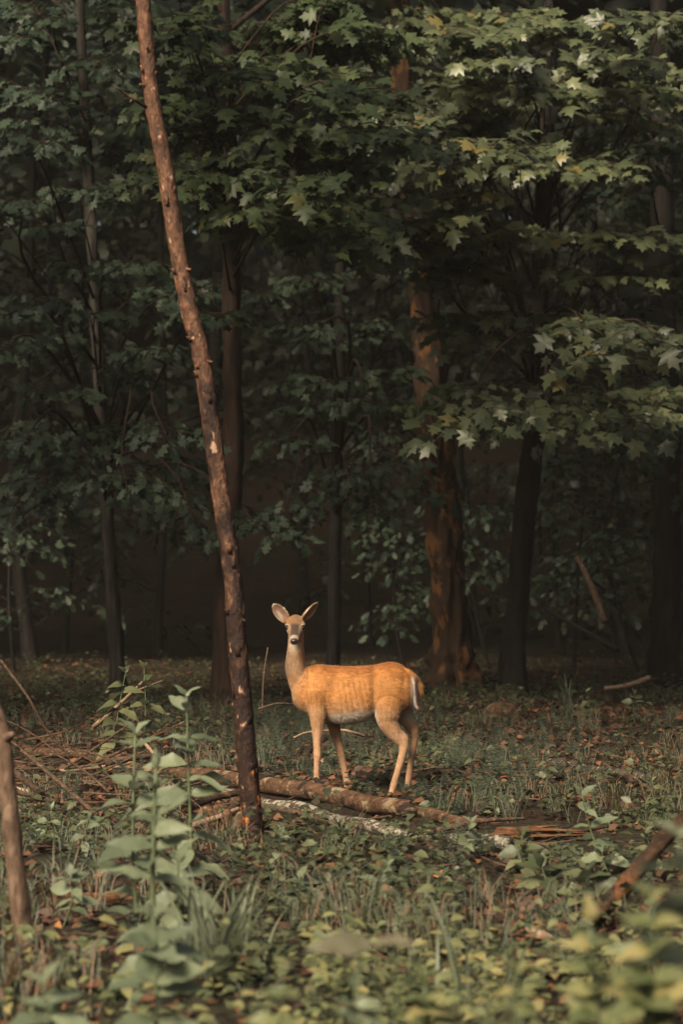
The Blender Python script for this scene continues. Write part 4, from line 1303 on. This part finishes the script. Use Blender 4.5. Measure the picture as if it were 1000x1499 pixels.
herb('leafy_plant', 'broad leaved plant in the middle foreground below the lichen log', 445, 11.1, .32, 'big', .14, 6, (-.02, 0), r=.005, toppy=1285)
herb('leafy_plant', 'small leafy plant right of the foot of the dead pole', 412, 12.3, .22, 'big', .10, 5, (0, 0), r=.004)
herb('leafy_plant', 'leafy plant under the split end of the lichen log', 765, 12.6, .20, 'bigdark', .12, 4, (0, 0), r=.004)
herb('shrub', 'blurred yellow green shrub crowding the lower right corner', 960, 5.0, .50, 'yellow', .105, 10, (-.02, -.1), whorl=4, r=.006, start=.45, droop=.1, cat='shrub', toppy=1310)
herb('shrub', 'blurred yellow green sprig low at the right beside the corner shrub', 885, 5.2, .36, 'yellow', .095, 8, (-.03, 0), whorl=4, r=.005, start=.5, droop=.1, cat='shrub', toppy=1350)
herb('shrub', 'near plant holding one large blurred green leaf at the right edge', 1030, 5.0, .66, 'big', .16, 5, (-.05, 0), r=.006, whorl=3, start=.62, cat='shrub', toppy=1225)
herb('shrub', 'blurred green plant in the lower left corner', 60, 6.6, .18, 'big', .15, 5, (0, 0), whorl=3, r=.005, start=.5, cat='shrub', toppy=1440)
herb('shrub', 'blurred dark green plant at the bottom below the milkweed', 215, 7.0, .30, 'big', .17, 6, (.02, 0), whorl=3, r=.005, start=.4, cat='shrub', toppy=1345)
herb('shrub', 'low blurred plant at the bottom edge right of the middle', 610, 6.0, .30, 'yellow', .10, 7, (.02, 0), whorl=3, r=.005, start=.5, cat='shrub', toppy=1440)

herb('shrub', 'blurred yellow green plant at the bottom edge left of the middle', 400, 5.2, .30, 'yellow', .085, 7, (.02, 0), whorl=3, r=.004, start=.55, cat='shrub', toppy=1425)
herb('shrub', 'blurred yellow green plant at the bottom edge under the arching grass', 745, 5.4, .30, 'yellow', .09, 7, (.02, 0), whorl=3, r=.004, start=.55, cat='shrub', toppy=1425)
herb('shrub', 'blurred green plant at the bottom edge close to the tan leaf', 520, 5.8, .30, 'big', .10, 6, (.0, 0), whorl=3, r=.004, start=.55, cat='shrub', toppy=1450)
for lab, px_, Y_, h_, sz_, var_ in (
        ('seedling in the gap between the dead pole and the brush heap', 262, 15.2, .20, .09, 'bigdark'), ('seedling left of the near milkweed under the grey stick', 120, 12.6, .20, .10, 'big'),
        ('seedling below the lichen log where its bark is whitest', 500, 13.2, .17, .09, 'bigdark'), ('seedling below the right end of the lichen log', 690, 12.9, .20, .09, 'big'),
        ('seedling with pale leaves in the open middle foreground', 560, 11.2, .20, .10, 'big'), ('dark seedling in the open middle foreground', 640, 10.6, .18, .10, 'bigdark'),
        ('seedling on the litter at the right edge', 965, 15.5, .22, .10, 'bigdark'), ('seedling right of the tall single stemmed plant', 945, 12.9, .22, .11, 'bigdark'),
        ('seedling on the litter behind the split log end', 815, 17.5, .18, .10, 'bigdark'), ('seedling at the foot of the near snag', 90, 10.4, .22, .11, 'big'),
        ('seedling on the far side of the hind hooves', 655, 18.8, .16, .08, 'bigdark'), ('seedling behind the front legs', 480, 19.2, .16, .09, 'bigdark'),
        ('seedling between the tail and the big maple', 690, 23.5, .22, .11, 'bigdark'), ('leafy seedling on the litter below the black oak', 930, 24.5, .30, .12, 'bigdark'),
        ('leafy seedling just right of the dark grass clump', 870, 25.5, .28, .12, 'bigdark'), ('seedling in front of the brush heap', 60, 14.0, .2, .10, 'big')):
    herb('seedling', lab, px_, Y_, h_, var_, sz_, 4, (RNG.normal(0, .03), 0), r=.004, start=.3)

def near_leaf():
    Y = 5.2
    g = GY(505, Y)
    t = thing('bent_plant', g, 'bent stem with one blurred pinkish tan leaf at the bottom middle', 'plant')
    mb = MB()
    c = P(545, 1385, Y)
    tube(mb, [g + [.08, 0, -.02], P(580, 1430, Y), c], [.004, .003, .002], 6, n=10)
    mb.build('stem', M['stem'], t)
    leaf_part(VAR['tan'], t, c, (-1, -.3, .12), (.15, -.75, .8), .15)
    leaf_part(VAR['tan'], t, c, (-.9, .2, -.22), (.1, -.5, 1), .12)
    leaf_part(VAR['tan'], t, c, (.6, -.3, .3), (-.2, -.5, 1), .10)
near_leaf()

def grass_plant(px, Y, H, n, label, v=(.2, .7)):
    g = GY(px, Y)
    t = thing('grass_clump', g, label, 'grass')
    for k in range(n):
        a = RNG.uniform(0, 6.28)
        d = np.array([math.cos(a) * .22, math.sin(a) * .22, 1.0])
        h = H * RNG.uniform(.55, 1.05)
        w = RNG.uniform(.007, .011)
        b = g + [RNG.normal(0, .045), RNG.normal(0, .03), -.02]
        m = 7
        L, R, C = [], [], []
        for i in range(m):
            f = i / (m - 1)
            p = b + d * h * f + np.array([math.cos(a), math.sin(a), -.25]) * h * .25 * f ** 3
            ww = w * (1 - f ** 2.2)
            sv = np.array([math.sin(a), -math.cos(a), 0]) if abs(math.sin(a)) > .5 else np.array([1, 0, 0])
            L.append(p - sv * ww); R.append(p + sv * ww); C.append(p + np.array([0, .003, 0]))
        V = np.concatenate([L, C, R])
        Q = [[i, m + i, m + i + 1, i + 1] for i in range(m - 1)] + [[m + i, 2 * m + i, 2 * m + i + 1, m + i + 1] for i in range(m - 1)]
        q = MB(); q.add(V, None, Q, RNG.uniform(*v))
        q.build('blade', M['grass' if Y > 20 else 'tallgrass'], t)
grass_plant(303, 8.9, .46, 30, 'clump of tall blurred grass blades right of the tallest milkweed', v=(.45, .72))
grass_plant(338, 9.4, .38, 16, 'thinner clump of grass nearest the foreground plant with broad leaves', v=(.45, .72))
grass_plant(735, 8.3, .50, 4, 'single arching grass stalk in the lower right foreground')
grass_plant(662, 8.2, .52, 4, 'pale upright grass stalks below the lichen log')
grass_plant(835, 27.5, .55, 14, 'dark grass clump on the litter at the right below the big maple')

# ------------------------------------------------------------------ ground cover nobody could count
def scatter(n, y0, y1, wid=1.0, margin=.6):
    y = np.sqrt(RNG.uniform(y0 ** 1.55, y1 ** 1.55, n * 1) ** (2 / 1.55))
    x = RNG.uniform(-1, 1, n) * (.142 * y * wid + margin)
    return x, y

def masks(x, y):
    z = hg(x, y)
    px, py = topix(np.stack([x, y, z], -1))
    nz = fbm(np.stack([x * 1.1, y * 1.1, 0 * x + 4], -1), 3)
    litter = np.maximum(smooth(610, 720, px) * smooth(1020, 1045, py) * smooth(1185, 1120, py), smooth(260, 180, px) * smooth(1050, 1075, py) * smooth(1240, 1180, py))
    litter = np.maximum(litter, .8 * smooth(640, 740, px) * smooth(1300, 1340, py) * smooth(1450, 1410, py))
    return px, py, z, nz, litter

def off_logs(px, py, h=26):
    """False where a plant would stand on a log or close in front of it"""
    ok = np.ones(len(px), bool)
    for lx, ly, lr in LOGPX:
        ok &= ~((np.abs(px - lx) < 16) & (py > ly - 1.0 * lr) & (py < ly + h * (.35 + .65 * RNG.random(len(px)))))
    for lx in range(735, 870, 12):
        ok &= ~((np.abs(px - lx) < 12) & (py > 1205) & (py < 1262))
    return ok

def cover():
    # dead leaves
    x, y = scatter(30000, 7, 46)
    px, py, z, nz, lit = masks(x, y)
    k = RNG.random(len(x)) < np.clip(.68 + .9 * lit + .8 * (.5 - nz), .1, 1) * (1 - .85 * smooth(27, 33, y))
    k &= off_logs(px, py, 4)
    x, y, z = x[k], y[k], z[k]
    m = len(x)
    a = RNG.uniform(0, 6.28, m)
    mb = MB()
    put_leaves(mb, OV4, np.stack([x, y, z + RNG.uniform(.002, .03, m)], -1), np.stack([np.cos(a), np.sin(a), RNG.normal(0, .3, m)], -1), nrm([0, 0, 1] + RNG.normal(0, .45, (m, 3))),
               RNG.uniform(.045, .11, m), RNG.beta(2, 2.2, m))
    tag(mb.build('leaf_litter', M['litter']), 'fallen brown and orange leaves strewn over the forest floor', 'leaf litter', kind='stuff')
    # small broad leaved herbs
    x, y = scatter(13000, 6.6, 44)
    px, py, z, nz, lit = masks(x, y)
    mid = smooth(1270, 1200, py) * smooth(1015, 1035, py)
    k = RNG.random(len(x)) < np.clip((.70 + 4.0 * (nz - .5)) * (1 - .88 * lit) * (1 - .35 * mid) * (1 - .8 * smooth(30, 36, y)), 0.02, 1)
    k &= off_logs(px, py, 14)
    x, y, z, nz, px, py = x[k], y[k], z[k], nz[k], px[k], py[k]
    pp, dd, nn, ss, vv = [], [], [], [], []
    st = MB()
    for i in range(len(x)):
        big = RNG.random() < .25
        h = RNG.uniform(.03, .20) * (1.3 if big else 1) * (1.7 if RNG.random() < .07 else 1) * (1.0 if y[i] > 9.5 else .8)
        if py[i] < 1180 and 380 < px[i] < 640: h *= .55
        c0 = np.array([x[i], y[i], z[i]])
        for j in range(RNG.integers(5, 10)):
            f = RNG.uniform(.3, 1)
            a = RNG.uniform(0, 6.28)
            p = c0 + np.array([math.cos(a), math.sin(a), 0]) * .04 * f + [0, 0, h * f]
            pp.append(p); dd.append([math.cos(a), math.sin(a), RNG.normal(.1, .3)]); nn.append(np.array([0, -.25, 1]) + RNG.normal(0, .3, 3))
            ss.append(RNG.uniform(.028, .062) * (1.5 if big else 1)); vv.append(np.clip(RNG.normal(.45 + .25 * (y[i] < 10.5), .22), 0, 1))
    mb = MB(); put_leaves(mb, OV4, pp, dd, nn, ss, vv)
    tag(mb.build('ground_herbs', M['herb']), 'low green herbs with small oval leaves covering the ground', 'ground cover', kind='stuff')
    # near yellow-green herbs along the bottom of the picture
    x, y = scatter(420, 6.2, 9.4)
    z = hg(x, y)
    pp, dd, nn, ss, vv = [], [], [], [], []
    for i in range(len(x)):
        if x[i] < -.15 * y[i] * .2 and RNG.random() < .45: continue
        for j in range(7):
            a = RNG.uniform(0, 6.28); f = RNG.uniform(.2, 1.6)
            pp.append([x[i] + .05 * math.cos(a), y[i] + .05 * math.sin(a), z[i] + RNG.uniform(.03, .16) * f + .02]); dd.append([math.cos(a), math.sin(a), RNG.normal(.1, .25)])
            nn.append(np.array([0, -.3, 1]) + RNG.normal(0, .3, 3)); ss.append(RNG.uniform(.035, .075)); vv.append(RNG.uniform(0, 1))
    mb = MB(); put_leaves(mb, OV5, pp, dd, nn, ss, vv)
    tag(mb.build('yellow_herbs', M['yellowleaf']), 'blurred yellow green low leaves along the bottom of the picture', 'ground cover', kind='stuff')
    # feathery bluish herbs
    mb = MB()
    pp, dd, nn, ss, vv = [], [], [], [], []
    x, y = scatter(2600, 9.5, 25)
    px, py, z, nz, lit = masks(x, y)
    zone = np.clip(np.exp(-((px - 440) / 110) ** 2 - ((py - 1085) / 50) ** 2) + np.exp(-((px - 700) / 110) ** 2 - ((py - 1130) / 60) ** 2) + .8 * np.exp(-((px - 640) / 70) ** 2 - ((py - 1230) / 50) ** 2) + .18, 0, 1)
    k = (RNG.random(len(x)) < zone) & off_logs(px, py, 16)
    for i in np.nonzero(k)[0]:
        h = RNG.uniform(.08, .26)
        if 400 < px[i] < 640 and py[i] > 1120: h *= .6
        ln = RNG.normal(0, .25, 2)
        for j in range(34):
            f = (j + 1) / 34
            c = np.array([x[i] + ln[0] * h * f, y[i] + ln[1] * h * f, z[i] + h * f])
            a = j * 2.4
            pp.append(c); dd.append([math.cos(a), math.sin(a), .55]); nn.append([0, -.4, 1]); ss.append(.055 * (1.1 - .8 * f) * RNG.uniform(.7, 1.2)); vv.append(np.clip(.3 + .5 * f + RNG.normal(0, .12), 0, 1))
    put_leaves(mb, (OV4[0] * [.42, 1, 1], OV4[1]), pp, dd, nn, ss, vv)
    tag(mb.build('feathery_herbs', M['fern']), 'feathery blue green herbs standing around the deer and logs', 'ground cover', kind='stuff')
    # grass
    x, y = scatter(3300, 8, 31)
    px, py, z, nz, lit = masks(x, y)
    g2 = fbm(np.stack([x * .9 + 9, y * .9, 0 * x], -1), 3)
    k = RNG.random(len(x)) < np.clip((g2 - .42) * 4, .03, 1) * (1 - .6 * lit)
    k &= off_logs(px, py, 40)
    T0, V0, A0 = [], [], []
    for i in np.nonzero(k)[0]:
        hh = RNG.uniform(.07, .20) * (1.0 + 1.1 * max(0, (g2[i] - .5) * 3))
        if 400 < px[i] < 640 and py[i] < 1185: hh *= .6
        for j in range(9):
            a = RNG.uniform(0, 6.28); h = hh * RNG.uniform(.6, 1.1); w = .0032
            b = np.array([x[i] + RNG.normal(0, .03), y[i] + RNG.normal(0, .03), z[i] - .01])
            o = np.array([math.cos(a), math.sin(a), 0])
            s = np.array([1, 0, 0]) * w
            m1 = b + o * h * .22 + [0, 0, h * .65]; e = b + o * h * .65 + [0, 0, h * .9]
            n0 = 5 * len(A0)
            V0 += [b - s, b + s, m1 + s * .8, m1 - s * .8, e]
            T0 += [[n0, n0 + 1, n0 + 2], [n0, n0 + 2, n0 + 3], [n0 + 3, n0 + 2, n0 + 4]]
            A0.append(np.clip(RNG.normal(.45 + .4 * max(0, g2[i] - .5) * 2, .28), 0, 1))
    mb = MB(); mb.add(V0, T0, None, np.repeat(A0, 5))
    tag(mb.build('grass', M['grass']), 'thin grass blades growing among the herbs and logs', 'grass', kind='stuff')
    # small sticks
    mb = MB()
    x, y = scatter(700, 9, 46)
    for i in range(len(x)):
        a = RNG.uniform(0, 6.28); ln = RNG.uniform(.12, .55)
        d = np.array([math.cos(a), math.sin(a), 0]) * ln / 2
        p0, p2 = np.array([x[i], y[i], 0]) - d, np.array([x[i], y[i], 0]) + d
        p0[2] = float(hg(p0[0], p0[1])) + .012; p2[2] = float(hg(p2[0], p2[1])) + .012 + RNG.uniform(0, .05)
        p1 = (p0 + p2) / 2 + RNG.normal(0, .012, 3)
        tube(mb, [p0, p1, p2], [.007, .006, .003], 5, n=5)
    tag(mb.build('forest_debris', M['twig']), 'small sticks scattered over the forest floor', 'twigs', kind='stuff')
cover()
for o in bpy.data.objects:
    if '_o' in o: del o['_o']
